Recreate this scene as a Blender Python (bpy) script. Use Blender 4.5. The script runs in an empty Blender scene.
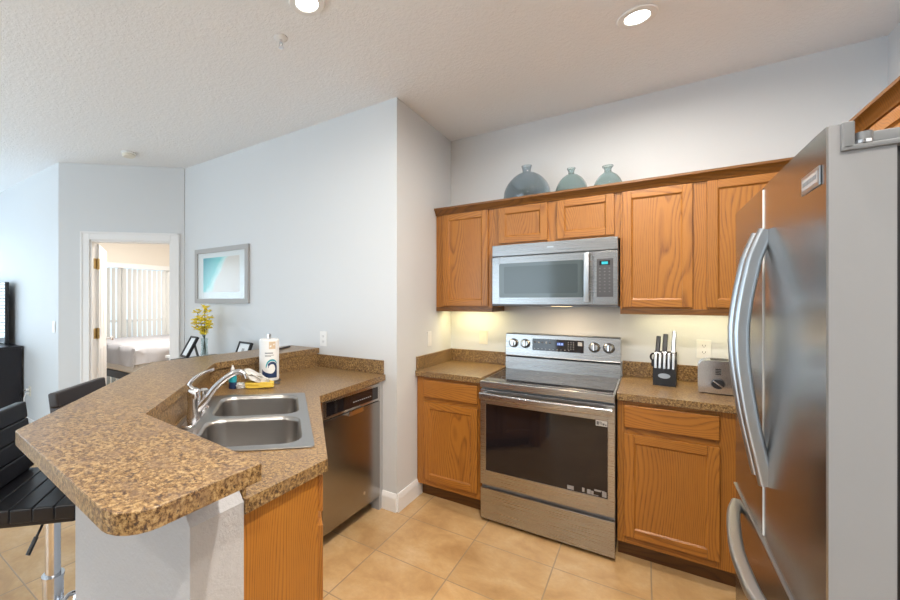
import bpy, bmesh, math, random
from mathutils import Vector, Matrix
random.seed(4)
SC = bpy.context.scene
COL = SC.collection
R = math.radians

# ------------------------------------------------------------------ camera
CAM_F, CAM_CX, CAM_CY, CAM_YAW, CAM_H = 405.76, 352.0, 301.0, 35.926, 1.475
cd = bpy.data.cameras.new('camera')
cam = bpy.data.objects.new('camera', cd); COL.objects.link(cam)
cam.location = (0, 0, CAM_H); cam.rotation_euler = (R(90), 0, R(CAM_YAW))
cd.sensor_fit = 'HORIZONTAL'; cd.sensor_width = 36; cd.lens = CAM_F*36/900
cd.shift_x = (450-CAM_CX)/900; cd.shift_y = (CAM_CY-300)/900
cd.clip_start = 0.05; cd.clip_end = 200
SC.camera = cam

# ------------------------------------------------------------------ view, world, daylight
SC.view_settings.view_transform = 'Standard'
SC.view_settings.look = 'None'
SC.view_settings.exposure = 0.38
SC.view_settings.gamma = 1.0
SC.view_settings.use_curve_mapping = False
W = bpy.data.worlds.new('world'); SC.world = W; W.use_nodes = True
bg = W.node_tree.nodes['Background']
bg.inputs[0].default_value = (0.72, 0.86, 1.0, 1); bg.inputs[1].default_value = 1.25

def area(name, loc, rot, sx, sy, power, color, shape='RECTANGLE', spread=180):
    l = bpy.data.lights.new(name, 'AREA'); l.shape = shape; l.size = sx
    if shape in ('RECTANGLE', 'ELLIPSE'): l.size_y = sy
    l.energy = power; l.color = color; l.spread = R(spread)
    o = bpy.data.objects.new(name, l); COL.objects.link(o)
    o.location = loc; o.rotation_euler = rot
    return o
DAY = (0.69, 0.84, 1.0)
area('daylight_living_window', (-8.42, -0.75, 1.25), (0, R(-90), 0), 2.2, 4.2, 172, DAY)
area('daylight_rear_window', (-3.6, -3.72, 1.30), (R(90), 0, 0), 3.8, 2.2, 100, (.74, .87, 1.0))

# ------------------------------------------------------------------ mesh helpers
class MB:
    def __init__(s): s.bm = bmesh.new()
    def _merge(s, t, mat=0, M=None):
        for f in t.faces: f.material_index = mat
        if M is not None: bmesh.ops.transform(t, matrix=M, verts=t.verts)
        me = bpy.data.meshes.new('tmp'); t.to_mesh(me); t.free()
        s.bm.from_mesh(me); bpy.data.meshes.remove(me)
    def box(s, x0, x1, y0, y1, z0, z1, bev=0.0, mat=0, M=None, seg=2):
        t = bmesh.new(); bmesh.ops.create_cube(t, size=1)
        for v in t.verts:
            v.co = Vector(((x0+x1)/2+v.co.x*(x1-x0), (y0+y1)/2+v.co.y*(y1-y0), (z0+z1)/2+v.co.z*(z1-z0)))
        if bev: bmesh.ops.bevel(t, geom=list(t.edges), offset=bev, segments=seg, profile=.5, affect='EDGES', clamp_overlap=True)
        s._merge(t, mat, M); return s
    def cyl(s, p0, p1, r0, r1=None, seg=24, mat=0, bev=0):
        p0, p1 = Vector(p0), Vector(p1); r1 = r0 if r1 is None else r1
        t = bmesh.new(); d = p1-p0
        bmesh.ops.create_cone(t, cap_ends=True, segments=seg, radius1=r0, radius2=r1, depth=d.length)
        if bev:
            es = [e for e in t.edges if abs(e.verts[0].co.z-e.verts[1].co.z) < 1e-6]
            bmesh.ops.bevel(t, geom=es, offset=bev, segments=2, profile=.5, affect='EDGES')
        M = Matrix.Translation((p0+p1)/2) @ d.to_track_quat('Z', 'Y').to_matrix().to_4x4()
        s._merge(t, mat, M); return s
    def sph(s, c, rx, ry=None, rz=None, mat=0, u=16, v=10, M=None):
        ry = rx if ry is None else ry; rz = rx if rz is None else rz
        t = bmesh.new(); bmesh.ops.create_uvsphere(t, u_segments=u, v_segments=v, radius=1)
        T = Matrix.Translation(c) @ (M if M is not None else Matrix()) @ Matrix.Diagonal((rx, ry, rz, 1))
        s._merge(t, mat, T); return s
    def lathe(s, prof, c=(0, 0, 0), seg=40, mat=0, M=None):
        t = bmesh.new(); rings = []
        for r, z in prof:
            if r < 1e-5: rings.append([t.verts.new((0, 0, z))])
            else: rings.append([t.verts.new((r*math.cos(2*math.pi*k/seg), r*math.sin(2*math.pi*k/seg), z)) for k in range(seg)])
        for a, b in zip(rings, rings[1:]):
            for k in range(seg):
                k2 = (k+1) % seg
                if len(a) == 1 and len(b) == 1: continue
                if len(a) == 1: t.faces.new((a[0], b[k], b[k2]))
                elif len(b) == 1: t.faces.new((a[k2], a[k], b[0]))
                else: t.faces.new((a[k], b[k], b[k2], a[k2]))
        bmesh.ops.recalc_face_normals(t, faces=t.faces)
        T = Matrix.Translation(c) @ (M if M is not None else Matrix())
        s._merge(t, mat, T); return s
    def prism(s, poly, z0, z1, bev=0, mat=0, M=None, holes=(), seg=2):
        t = bmesh.new()
        loops = [poly]+list(holes); edges = []; rings = []
        for lp in loops:
            vs = [t.verts.new((x, y, z1)) for x, y in lp]; rings.append(vs)
            edges += [t.edges.new((vs[i], vs[(i+1) % len(vs)])) for i in range(len(vs))]
        if holes: top = [f for f in bmesh.ops.triangle_fill(t, edges=edges, use_beauty=True)['geom'] if isinstance(f, bmesh.types.BMFace)]
        else: top = [t.faces.new(rings[0])]
        r = bmesh.ops.extrude_face_region(t, geom=top)
        nv = [v for v in r['geom'] if isinstance(v, bmesh.types.BMVert)]
        for v in nv: v.co.z = z0
        bmesh.ops.recalc_face_normals(t, faces=t.faces)
        if bev:
            es = [e for e in t.edges if len(e.link_faces) == 2 and e.calc_face_angle(0) > 0.7 and abs(e.verts[0].co.z-e.verts[1].co.z) < 1e-6]
            bmesh.ops.bevel(t, geom=es, offset=bev, segments=seg, profile=.5, affect='EDGES')
        s._merge(t, mat, M); return s
    def sweep(s, path, sec, up=(0, 0, 1), mat=0, closed=False, cap=True, scales=None):
        """sweep a closed 2D section (u = side, v = up) along a path"""
        t = bmesh.new(); P = [Vector(p) for p in path]; n = len(P); rings = []; upv = Vector(up)
        for i in range(n):
            if closed: d = (P[(i+1) % n]-P[i-1])
            else: d = P[min(i+1, n-1)]-P[max(i-1, 0)]
            d.normalize()
            side = d.cross(upv)
            if side.length < 1e-4: side = d.cross(Vector((1, 0, 0)))
            side.normalize(); u = side.cross(d).normalized()
            # mitre
            k = 1.0
            if 0 < i < n-1 or closed:
                a = (P[i]-P[i-1]).normalized(); k = 1/max(.35, abs(a.dot(d)))
            sc = scales[i] if scales else 1
            rings.append([t.verts.new(P[i]+side*(q[0]*sc*k)+u*(q[1]*sc)) for q in sec])
        m = len(sec)
        rng = range(n) if closed else range(n-1)
        for i in rng:
            a, b = rings[i], rings[(i+1) % n]
            for j in range(m):
                t.faces.new((a[j], a[(j+1) % m], b[(j+1) % m], b[j]))
        if cap and not closed: t.faces.new(rings[0]); t.faces.new(list(reversed(rings[-1])))
        bmesh.ops.recalc_face_normals(t, faces=t.faces)
        s._merge(t, mat); return s
    def tube(s, path, r, seg=12, mat=0, up=(0, 0, 1), closed=False, scales=None):
        return s.sweep(path, [(r*math.cos(2*math.pi*k/seg), r*math.sin(2*math.pi*k/seg)) for k in range(seg)], up, mat, closed, True, scales)
    def quad(s, pts, mat=0):
        f = s.bm.faces.new([s.bm.verts.new(p) for p in pts]); f.material_index = mat; return s
    def build(s, name, mats, parent=None, smooth=35, **props):
        me = bpy.data.meshes.new(name); s.bm.to_mesh(me); s.bm.free()
        if not isinstance(mats, (list, tuple)): mats = [mats]
        for m in mats: me.materials.append(m)
        me.shade_smooth(); me.set_sharp_from_angle(angle=R(smooth))
        o = bpy.data.objects.new(name, me); COL.objects.link(o)
        wn = o.modifiers.new('weighted_normals', 'WEIGHTED_NORMAL'); wn.keep_sharp = True; wn.weight = 80
        if parent is not None: o.parent = parent
        for k, v in props.items(): o[k] = v
        return o

def spline(pts, n=8):
    """Catmull-Rom through pts"""
    P = [Vector(p) for p in pts]; P = [2*P[0]-P[1]]+P+[2*P[-1]-P[-2]]; out = []
    for i in range(1, len(P)-2):
        for k in range(n):
            t = k/n
            out.append(0.5*((2*P[i])+(P[i+1]-P[i-1])*t+(2*P[i-1]-5*P[i]+4*P[i+1]-P[i+2])*t*t+(3*P[i]-P[i-1]-3*P[i+1]+P[i+2])*t**3))
    out.append(P[-2]); return out
def rrect(x0, x1, y0, y1, r, n=5):
    out = []
    for cx, cy, a in ((x1-r, y1-r, 0), (x0+r, y1-r, 90), (x0+r, y0+r, 180), (x1-r, y0+r, 270)):
        for k in range(n+1):
            t = R(a+90*k/n); out.append((cx+r*math.cos(t), cy+r*math.sin(t)))
    return out
def round_poly(pts, radii, n=6):
    out = []; N = len(pts)
    for i, p in enumerate(pts):
        r = radii[i]; p = Vector(p)
        if not r: out.append(tuple(p)); continue
        a = (Vector(pts[i-1])-p).normalized(); b = (Vector(pts[(i+1) % N])-p).normalized()
        ang = a.angle(b); d = r/math.tan(ang/2)
        c = p+(a+b).normalized()*(r/math.sin(ang/2))
        s0 = p+a*d-c; s1 = p+b*d-c; tot = s0.angle_signed(s1)
        for k in range(n+1):
            th = -tot*k/n
            out.append((c.x+s0.x*math.cos(th)-s0.y*math.sin(th), c.y+s0.x*math.sin(th)+s0.y*math.cos(th)))
    return out
def thing(name, label, cat, loc=(0, 0, 0), rz=0, group=None):
    o = bpy.data.objects.new(name, None); COL.objects.link(o)
    o.location = loc; o.rotation_euler = (0, 0, rz); o.empty_display_size = .1
    o['label'] = label; o['category'] = cat
    if group: o['group'] = group
    return o
def tag(o, label, cat, group=None):
    o['label'] = label; o['category'] = cat
    if group: o['group'] = group
    return o
def struct(mb, name, mats, label=None, parent=None, **k):
    o = mb.build(name, mats, parent, **k)
    if parent is None:
        o['kind'] = 'structure'
        if label: o['label'] = label; o['category'] = name.split('_')[0]
    return o
def copy_tree(o, parent=None, group=None):
    c = o.copy(); COL.objects.link(c)
    if parent is not None: c.parent = parent
    for ch in list(o.children): copy_tree(ch, c)
    return c
def loft_mb(rings, mb, mat=0, cap=True):
    t = bmesh.new(); V = [[t.verts.new(p) for p in r] for r in rings]; m = len(rings[0])
    for a, b in zip(V, V[1:]):
        for j in range(m): t.faces.new((a[j], a[(j+1) % m], b[(j+1) % m], b[j]))
    if cap: t.faces.new(V[0]); t.faces.new(list(reversed(V[-1])))
    bmesh.ops.recalc_face_normals(t, faces=t.faces)
    mb._merge(t, mat)

# ------------------------------------------------------------------ materials
def srgb(r, g, b):
    f = lambda c: (c/255)/12.92 if c/255 <= .04045 else ((c/255+.055)/1.055)**2.4
    return (f(r), f(g), f(b), 1)
class Mat:
    def __init__(s, name):
        s.m = bpy.data.materials.new(name); s.m.use_nodes = True
        s.nt = s.m.node_tree; s.b = s.nt.nodes['Principled BSDF']
    def n(s, typ, **k):
        nd = s.nt.nodes.new(typ)
        for a, v in k.items():
            if a.startswith('i_'):
                key = a[2:]; key = int(key) if key.isdigit() else key.replace('_', ' ')
                nd.inputs[key].default_value = v
            else: setattr(nd, a, v)
        return nd
    def l(s, a, b): s.nt.links.new(a, b)
    def ramp(s, fac, stops, interp='LINEAR'):
        r = s.n('ShaderNodeValToRGB'); r.color_ramp.interpolation = interp
        e = r.color_ramp.elements
        while len(e) < len(stops): e.new(.5)
        for el, (p, c) in zip(e, stops): el.position = p; el.color = c
        s.l(fac, r.inputs[0]); return r.outputs[0]
    def mix(s, fac, a, b, blend='MIX'):
        m = s.n('ShaderNodeMix', data_type='RGBA', blend_type=blend)
        if isinstance(fac, (int, float)): m.inputs[0].default_value = fac
        else: s.l(fac, m.inputs[0])
        for i, v in ((6, a), (7, b)):
            if isinstance(v, tuple): m.inputs[i].default_value = v
            else: s.l(v, m.inputs[i])
        return m.outputs[2]
    def bump(s, h, strength, dist=.01):
        b = s.n('ShaderNodeBump'); b.inputs['Strength'].default_value = strength; b.inputs['Distance'].default_value = dist
        s.l(h, b.inputs['Height']); s.l(b.outputs[0], s.b.inputs['Normal'])
    def set(s, **k):
        for a, v in k.items(): s.b.inputs[a.replace('_', ' ')].default_value = v
        return s
def plain(name, col, rough=.5, metal=0, **k):
    m = Mat(name); m.set(Base_Color=col, Roughness=rough, Metallic=metal, **k)
    # fine wear so that no surface is perfectly uniform
    tc = m.n('ShaderNodeTexCoord'); nz = m.n('ShaderNodeTexNoise', i_Scale=35.0, i_Detail=3.0); m.l(tc.outputs['Object'], nz.inputs['Vector'])
    mr = m.n('ShaderNodeMapRange'); mr.inputs[3].default_value = max(0, rough-.04); mr.inputs[4].default_value = min(1, rough+.04)
    m.l(nz.outputs[0], mr.inputs[0]); m.l(mr.outputs[0], m.b.inputs['Roughness'])
    return m.m
def emit(name, col, strength):
    m = Mat(name); m.set(Base_Color=(0, 0, 0, 1), Emission_Color=col, Emission_Strength=strength); return m.m

def paint(name, col, scale, strength):
    m = Mat(name); m.set(Base_Color=col, Roughness=.62)
    tc = m.n('ShaderNodeTexCoord'); nz = m.n('ShaderNodeTexNoise', i_Scale=scale, i_Detail=4.0, i_Roughness=.6)
    m.l(tc.outputs['Object'], nz.inputs['Vector'])
    h = m.ramp(nz.outputs[0], [(.42, (0, 0, 0, 1)), (.62, (1, 1, 1, 1))])
    m.bump(h, strength, .004); return m.m
M_WALL = paint('wall_paint', (.64, .66, .675, 1), 90, .06)
M_CEIL = paint('ceiling_knockdown', (.83, .85, .87, 1), 55, .38)
M_WALL_SHADED = paint('wall_paint_shaded', (.42, .415, .42, 1), 60, .18)  # same wall paint, darkened to stand in for shade on the knee wall
M_TRIM = plain('white_trim', (.80, .80, .80, 1), .4)
M_CREAM = paint('bedroom_paint', (.76, .71, .64, 1), 90, .05)

def oak(name, grain_axis, tone=1.0):
    m = Mat(name); m.set(Roughness=.42)
    tc = m.n('ShaderNodeTexCoord'); oi = m.n('ShaderNodeObjectInfo')
    ad = m.n('ShaderNodeVectorMath', operation='ADD'); m.l(tc.outputs['Object'], ad.inputs[0])
    sc = m.n('ShaderNodeVectorMath', operation='SCALE'); sc.inputs['Scale'].default_value = 7.3
    cx = m.n('ShaderNodeCombineXYZ')
    for i in range(3): m.l(oi.outputs['Random'], cx.inputs[i])
    m.l(cx.outputs[0], sc.inputs[0]); m.l(sc.outputs[0], ad.inputs[1])
    def mapped(along, across):
        mp = m.n('ShaderNodeMapping'); v = [across]*3; v[grain_axis] = along
        mp.inputs['Scale'].default_value = v; m.l(ad.outputs[0], mp.inputs['Vector']); return mp.outputs[0]
    dt = m.n('ShaderNodeVectorMath', operation='DOT_PRODUCT'); m.l(ad.outputs[0], dt.inputs[0])
    dv = [1.0, 1.0, 1.0]; dv[grain_axis] = 0.0; dt.inputs[1].default_value = dv
    big = m.n('ShaderNodeTexNoise', i_Scale=1.0, i_Detail=1.5); m.l(mapped(.8, 3.4), big.inputs['Vector'])
    a1 = m.n('ShaderNodeMath', operation='MULTIPLY'); m.l(dt.outputs['Value'], a1.inputs[0]); a1.inputs[1].default_value = 62.0
    a2 = m.n('ShaderNodeMath', operation='MULTIPLY_ADD'); m.l(big.outputs[0], a2.inputs[0]); a2.inputs[1].default_value = 30.0; m.l(a1.outputs[0], a2.inputs[2])
    fr = m.n('ShaderNodeMath', operation='FRACT'); m.l(a2.outputs[0], fr.inputs[0])
    ringc = m.ramp(fr.outputs[0], [(0, (.1, .1, .1, 1)), (.45, (.12, .12, .12, 1)), (.82, (1, 1, 1, 1)), (1, (.1, .1, .1, 1))])
    fib = m.n('ShaderNodeTexNoise', i_Scale=1.0, i_Detail=3.0, i_Roughness=.6); m.l(mapped(9, 260), fib.inputs['Vector'])
    fibc = m.ramp(fib.outputs[0], [(.40, (.35, .35, .35, 1)), (.60, (1, 1, 1, 1))])
    gm = m.n('ShaderNodeMath', operation='MULTIPLY'); m.l(ringc, gm.inputs[0]); m.l(fibc, gm.inputs[1])
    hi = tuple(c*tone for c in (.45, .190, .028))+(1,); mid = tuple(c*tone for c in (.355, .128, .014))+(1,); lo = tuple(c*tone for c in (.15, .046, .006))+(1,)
    pat = m.n('ShaderNodeTexNoise', i_Scale=1.0, i_Detail=2.0); m.l(mapped(1.2, 6), pat.inputs['Vector'])
    base = m.mix(pat.outputs[0], hi, mid)
    base = m.mix(m.ramp(fib.outputs[0], [(.34, (.8, .8, .8, 1)), (.56, (0, 0, 0, 1))]), base, mid)
    gs = m.n('ShaderNodeMath', operation='MULTIPLY'); gs.inputs[1].default_value = .92; m.l(gm.outputs[0], gs.inputs[0])
    col = m.mix(gs.outputs[0], base, lo)
    tint = m.n('ShaderNodeMapRange'); tint.inputs[3].default_value = .93; tint.inputs[4].default_value = 1.05; m.l(oi.outputs['Random'], tint.inputs[0])
    hs = m.n('ShaderNodeHueSaturation'); m.l(col, hs.inputs['Color']); m.l(tint.outputs[0], hs.inputs['Value'])
    m.l(hs.outputs[0], m.b.inputs['Base Color'])
    m.bump(fib.outputs[0], .05, .002)
    m.set(Coat_Weight=.12, Coat_Roughness=.3); return m.m
OAK_V = oak('oak_vertical_grain', 2); OAK_X = oak('oak_grain_along_x', 0); OAK_Y = oak('oak_grain_along_y', 1)
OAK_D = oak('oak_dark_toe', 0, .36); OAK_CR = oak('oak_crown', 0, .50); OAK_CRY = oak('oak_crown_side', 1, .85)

def laminate(name):
    m = Mat(name); m.set(Roughness=.30)
    tc = m.n('ShaderNodeTexCoord'); o = tc.outputs['Object']
    n1 = m.n('ShaderNodeTexNoise', i_Scale=105.0, i_Detail=6.0, i_Roughness=.75, i_Distortion=.15); m.l(o, n1.inputs['Vector'])
    n2 = m.n('ShaderNodeTexNoise', i_Scale=95.0, i_Detail=4.0, i_Roughness=.7); m.l(o, n2.inputs['Vector'])
    n3 = m.n('ShaderNodeTexNoise', i_Scale=16.0, i_Detail=2.0); m.l(o, n3.inputs['Vector'])
    vo = m.n('ShaderNodeTexVoronoi', i_Scale=120.0, i_Randomness=1.0); m.l(o, vo.inputs['Vector'])
    c = m.ramp(n1.outputs[0], [(.37, (.045, .020, .009, 1)), (.445, (.14, .075, .029, 1)), (.52, (.275, .165, .064, 1)), (.62, (.41, .285, .135, 1))])
    dk = m.ramp(n2.outputs[0], [(.38, (1, 1, 1, 1)), (.44, (0, 0, 0, 1))])
    c = m.mix(dk, c, (.055, .030, .020, 1))
    lt = m.ramp(n2.outputs[0], [(.60, (0, 0, 0, 1)), (.70, (.7, .7, .7, 1))])
    c = m.mix(lt, c, (.42, .29, .145, 1))
    gy = m.ramp(n3.outputs[0], [(.50, (0, 0, 0, 1)), (.70, (.55, .55, .55, 1))])
    c = m.mix(gy, c, (.17, .105, .062, 1))
    m.l(c, m.b.inputs['Base Color']); m.bump(n2.outputs[0], .05, .001); return m.m
M_LAM = laminate('speckled_brown_laminate')

def tile(name, sx, ox, oy):
    m = Mat(name)
    tc = m.n('ShaderNodeTexCoord'); mp = m.n('ShaderNodeMapping'); m.l(tc.outputs['Object'], mp.inputs['Vector'])
    mp.inputs['Location'].default_value = (-ox, -oy, 0)
    br = m.n('ShaderNodeTexBrick', offset=0.0, offset_frequency=2, squash=1.0)
    br.inputs['Scale'].default_value = 1.0; br.inputs['Brick Width'].default_value = sx; br.inputs['Row Height'].default_value = sx
    br.inputs['Mortar Size'].default_value = .0035; br.inputs['Mortar Smooth'].default_value = .3; br.inputs['Bias'].default_value = 0.0
    br.inputs['Color1'].default_value = (.90, .90, .90, 1); br.inputs['Color2'].default_value = (1.06, 1.06, 1.06, 1)
    m.l(mp.outputs[0], br.inputs['Vector'])
    n1 = m.n('ShaderNodeTexNoise', i_Scale=4.0, i_Detail=6.0, i_Roughness=.65, i_Distortion=.4); m.l(tc.outputs['Object'], n1.inputs['Vector'])
    n2 = m.n('ShaderNodeTexNoise', i_Scale=45.0, i_Detail=4.0, i_Roughness=.7); m.l(tc.outputs['Object'], n2.inputs['Vector'])
    c = m.ramp(n1.outputs[0], [(.30, (.38, .215, .085, 1)), (.50, (.52, .325, .145, 1)), (.70, (.60, .42, .23, 1))])
    c = m.mix(m.ramp(n2.outputs[0], [(.35, (.35, .35, .35, 1)), (.6, (0, 0, 0, 1))]), c, (.43, .27, .135, 1))
    c = m.mix(1.0, c, br.outputs['Color'], 'MULTIPLY')
    c = m.mix(br.outputs['Fac'], c, (.30, .215, .13, 1))
    m.l(c, m.b.inputs['Base Color'])
    h = m.n('ShaderNodeMath', operation='SUBTRACT'); h.inputs[0].default_value = 1.0; m.l(br.outputs['Fac'], h.inputs[1])
    m.bump(h.outputs[0], .5, .002)
    m.set(Roughness=.33, Specular_IOR_Level=.5); return m.m

def steel(name, col=(.60, .60, .60, 1), rough=.24, axis=0, bump=.02):
    m = Mat(name); m.set(Base_Color=col, Metallic=1.0, Roughness=rough)
    tc = m.n('ShaderNodeTexCoord'); mp = m.n('ShaderNodeMapping'); v = [420.0]*3; v[axis] = 3.0
    mp.inputs['Scale'].default_value = v; m.l(tc.outputs['Object'], mp.inputs['Vector'])
    nz = m.n('ShaderNodeTexNoise', i_Scale=1.0, i_Detail=2.0); m.l(mp.outputs[0], nz.inputs['Vector'])
    mr = m.n('ShaderNodeMapRange'); mr.inputs[3].default_value = rough-.05; mr.inputs[4].default_value = rough+.07
    m.l(nz.outputs[0], mr.inputs[0]); m.l(mr.outputs[0], m.b.inputs['Roughness'])
    m.bump(nz.outputs[0], bump, .001); return m.m
ST_X = steel('brushed_steel_along_x', (.43, .425, .42, 1), .27, 0); ST_Y = steel('brushed_steel_along_y', (.52, .50, .48, 1), .24, 1)
ST_V = steel('brushed_steel_vertical', (.345, .33, .315, 1), .22, 2); ST_SINK = steel('sink_steel', (.44, .425, .41, 1), .30, 0)
ST_MW = steel('brushed_steel_microwave', (.31, .31, .31, 1), .27, 0)
M_CHROME = plain('chrome', (.72, .72, .74, 1), .14, 1.0)
M_HANDLE = plain('satin_handle', (.46, .49, .52, 1), .33, 1.0)
M_BLACK = plain('black_plastic', (.009, .009, .011, 1), .4)
M_DGREY = plain('dark_grey_plastic', (.06, .06, .065, 1), .45)
M_GREY = plain('grey_enamel', (.36, .36, .365, 1), .45)
M_FRIDGE = plain('fridge_side_grey', (.25, .25, .255, 1), .45)
M_HINGE = plain('hinge_grey', (.15, .155, .16, 1), .45)
M_GLASSBLK = plain('black_glass', (.012, .010, .012, 1), .05)
M_MWGLASS = plain('tinted_microwave_glass', (.085, .11, .118, 1), .06)
M_LEATHER = plain('black_leather', (.008, .008, .011, 1), .36)
M_TAUPE = plain('dark_brown_leather', (.030, .023, .022, 1), .40)
M_WHITEPL = plain('white_plastic', (.78, .78, .77, 1), .4)
M_ALMOND = plain('almond_plastic', (.74, .71, .62, 1), .4)
M_BRASS = plain('brass', (.55, .40, .18, 1), .3, 1.0)
M_PAPER = plain('white_paper', (.80, .80, .79, 1), .7)
M_MAT = plain('white_mount', (.78, .80, .81, 1), .6)
M_INK = plain('grey_ink', (.16, .17, .18, 1), .6)
M_NAVY = plain('navy_print', (.012, .035, .11, 1), .5)
M_TEAL = plain('teal_print', (.02, .33, .42, 1), .5)
M_DARKWOOD = plain('black_furniture', (.008, .007, .011, 1), .35)
def glass(name, tint, rough=.02, refl=.9):
    m = Mat(name); nt = m.nt; nt.nodes.remove(m.b)
    out = [x for x in nt.nodes if x.type == 'OUTPUT_MATERIAL'][0]
    tr = m.n('ShaderNodeBsdfTransparent'); tr.inputs[0].default_value = tint
    gl = m.n('ShaderNodeBsdfGlossy'); gl.inputs['Roughness'].default_value = rough
    lw = m.n('ShaderNodeLayerWeight'); lw.inputs[0].default_value = .5
    pw = m.n('ShaderNodeMath', operation='POWER'); m.l(lw.outputs[1], pw.inputs[0]); pw.inputs[1].default_value = 5.0
    ma = m.n('ShaderNodeMath', operation='MULTIPLY_ADD'); m.l(pw.outputs[0], ma.inputs[0]); ma.inputs[1].default_value = .95; ma.inputs[2].default_value = .045
    mx = m.n('ShaderNodeMixShader'); m.l(ma.outputs[0], mx.inputs[0]); m.l(tr.outputs[0], mx.inputs[1]); m.l(gl.outputs[0], mx.inputs[2])
    m.l(mx.outputs[0], out.inputs[0]); return m.m
M_PANE = glass('window_glass', (.95, .97, .97, 1))
def real_glass(name, col):
    m = Mat(name); m.set(Base_Color=col, Roughness=.02, Transmission_Weight=1.0, IOR=1.45); return m.m
M_VASE1 = real_glass('smoky_blue_glass', (.62, .69, .735, 1)); M_VASE2 = real_glass('sea_green_glass', (.65, .755, .76, 1)); M_CLEAR = glass('clear_glass', (.88, .92, .92, 1))

# ------------------------------------------------------------------ room shell
BY, SX, PY, CZ = 3.45, -1.41, 2.48, 2.90      # back wall, niche side wall, living wall plane, ceiling
RX = 1.05
TILE = .440
mb = MB(); mb.box(-8.4, 1.2, -3.75, 5.1, -.12, 0)
struct(mb, 'floor', tile('beige_floor_tile', TILE, -.857, 2.470), 'beige ceramic floor tiles in a straight grid')
mb = MB(); mb.box(-8.4, 1.2, -3.75, 5.1, CZ, CZ+.12)
struct(mb, 'ceiling', M_CEIL, 'flat textured white ceiling')
struct(MB().box(SX, RX, BY, BY+.12, 0, CZ), 'wall_back', M_WALL, 'pale wall behind range and cabinets')
struct(MB().box(SX-.12, SX, PY+.12, BY+.12, 0, CZ), 'wall_niche', M_WALL, 'short wall beside the left base cabinet')
struct(MB().box(-4.02, SX, PY, PY+.12, 0, CZ), 'wall_living', M_WALL, 'pale blue wall with the beach print')
struct(MB().box(RX, RX+.12, -3.75, BY+.12, 0, CZ), 'wall_right', M_WALL, 'wall behind the refrigerator')
# wall with the bedroom doorway, at 45 degrees
MD = Matrix.Translation((-4.885, 1.605, 0)) @ Matrix.Rotation(R(45), 4, 'Z')
DL, DR_, DT, DW_ = .297, 1.093, 2.11, 1.228
mb = MB()
mb.box(0, DL, 0, .12, 0, CZ, M=MD); mb.box(DR_, DW_, 0, .12, 0, CZ, M=MD); mb.box(DL, DR_, 0, .12, DT, CZ, M=MD)
struct(mb, 'wall_doorway', M_WALL, 'angled wall holding the bedroom doorway')
struct(MB().box(-8.4, -4.885, 1.605, 1.725, 0, CZ), 'wall_television', M_WALL, 'bright wall behind the television')
# living room left wall and rear wall, each with a daylight window opening
mb = MB(); mb.box(-8.4, -8.28, -3.75, -2.9, 0, CZ); mb.box(-8.4, -8.28, 1.40, 1.605, 0, CZ); mb.box(-8.4, -8.28, -2.9, 1.40, 0, .12); mb.box(-8.4, -8.28, -2.9, 1.40, 2.36, CZ)
struct(mb, 'wall_left', M_WALL, 'living room wall with the wide window')
mb = MB(); mb.box(-8.4, -5.6, -3.75, -3.63, 0, CZ); mb.box(-1.6, 1.05, -3.75, -3.63, 0, CZ); mb.box(-5.6, -1.6, -3.75, -3.63, 0, .15); mb.box(-5.6, -1.6, -3.75, -3.63, 2.42, CZ)
struct(mb, 'wall_rear', M_WALL, 'living room wall behind the viewer')
# bedroom
mb = MB(); mb.box(-7.32, -7.2, 1.725, 2.15, 0, CZ); mb.box(-7.32, -7.2, 4.12, 5.1, 0, CZ); mb.box(-7.32, -7.2, 2.15, 4.12, 2.10, CZ)
struct(mb, 'wall_bedroom', M_CREAM, 'cream bedroom wall above the sliding door')
struct(MB().box(-7.2, -3.9, 4.98, 5.1, 0, CZ), 'wall_bedroom_side', M_CREAM)
struct(MB().box(-4.02, -3.9, PY+.12, 4.98, 0, CZ), 'wall_bedroom_inner', M_CREAM)

# baseboards
def baseboard(name, p0, p1, M=None):
    """along local x from p0 to p1 with the board on the -y side of y=0"""
    mb = MB(); sec = [(0, 0), (-.016, 0), (-.016, .085), (-.011, .10), (-.011, .108), (-.005, .125), (0, .125)]
    t = bmesh.new(); L = p1-p0
    loft_mb([[(p0, y, z) for y, z in sec], [(p1, y, z) for y, z in sec]], mb)
    if M is not None: bmesh.ops.transform(mb.bm, matrix=M, verts=mb.bm.verts)
    return struct(mb, name, M_TRIM)
RY = lambda ax, x, y, z=0: Matrix.Translation((x, y, z)) @ Matrix.Rotation(R(ax), 4, 'Z')
baseboard('baseboard_living', -3.98, SX, RY(0, 0, PY))
baseboard('baseboard_niche', 0, .38, RY(90, SX, PY-.0) )
baseboard('baseboard_television', -8.2, -4.89, RY(0, 0, 1.605))
baseboard('baseboard_doorway', 0, .20, RY(45, -4.885, 1.605))

# door casing, jamb
mb = MB()
cw = .085
mb.box(DL-cw, DL, -.018, 0, 0, DT+cw, .004, M=MD); mb.box(DR_, DR_+cw, -.018, 0, 0, DT+cw, .004, M=MD); mb.box(DL, DR_, -.018, 0, DT, DT+cw, .004, M=MD)
mb.box(DL-cw, DL-cw+.02, -.026, -.018, 0, DT+cw, .003, M=MD); mb.box(DR_+cw-.02, DR_+cw, -.026, -.018, 0, DT+cw, .003, M=MD); mb.box(DL-cw, DR_+cw, -.026, -.018, DT+cw-.02, DT+cw, .003, M=MD)
mb.box(DL, DL+.016, 0, .12, 0, DT, M=MD); mb.box(DR_-.016, DR_, 0, .12, 0, DT, M=MD); mb.box(DL, DR_, 0, .12, DT-.016, DT, M=MD)
struct(mb, 'trim_1', M_TRIM, 'white casing around the bedroom doorway')
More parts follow.
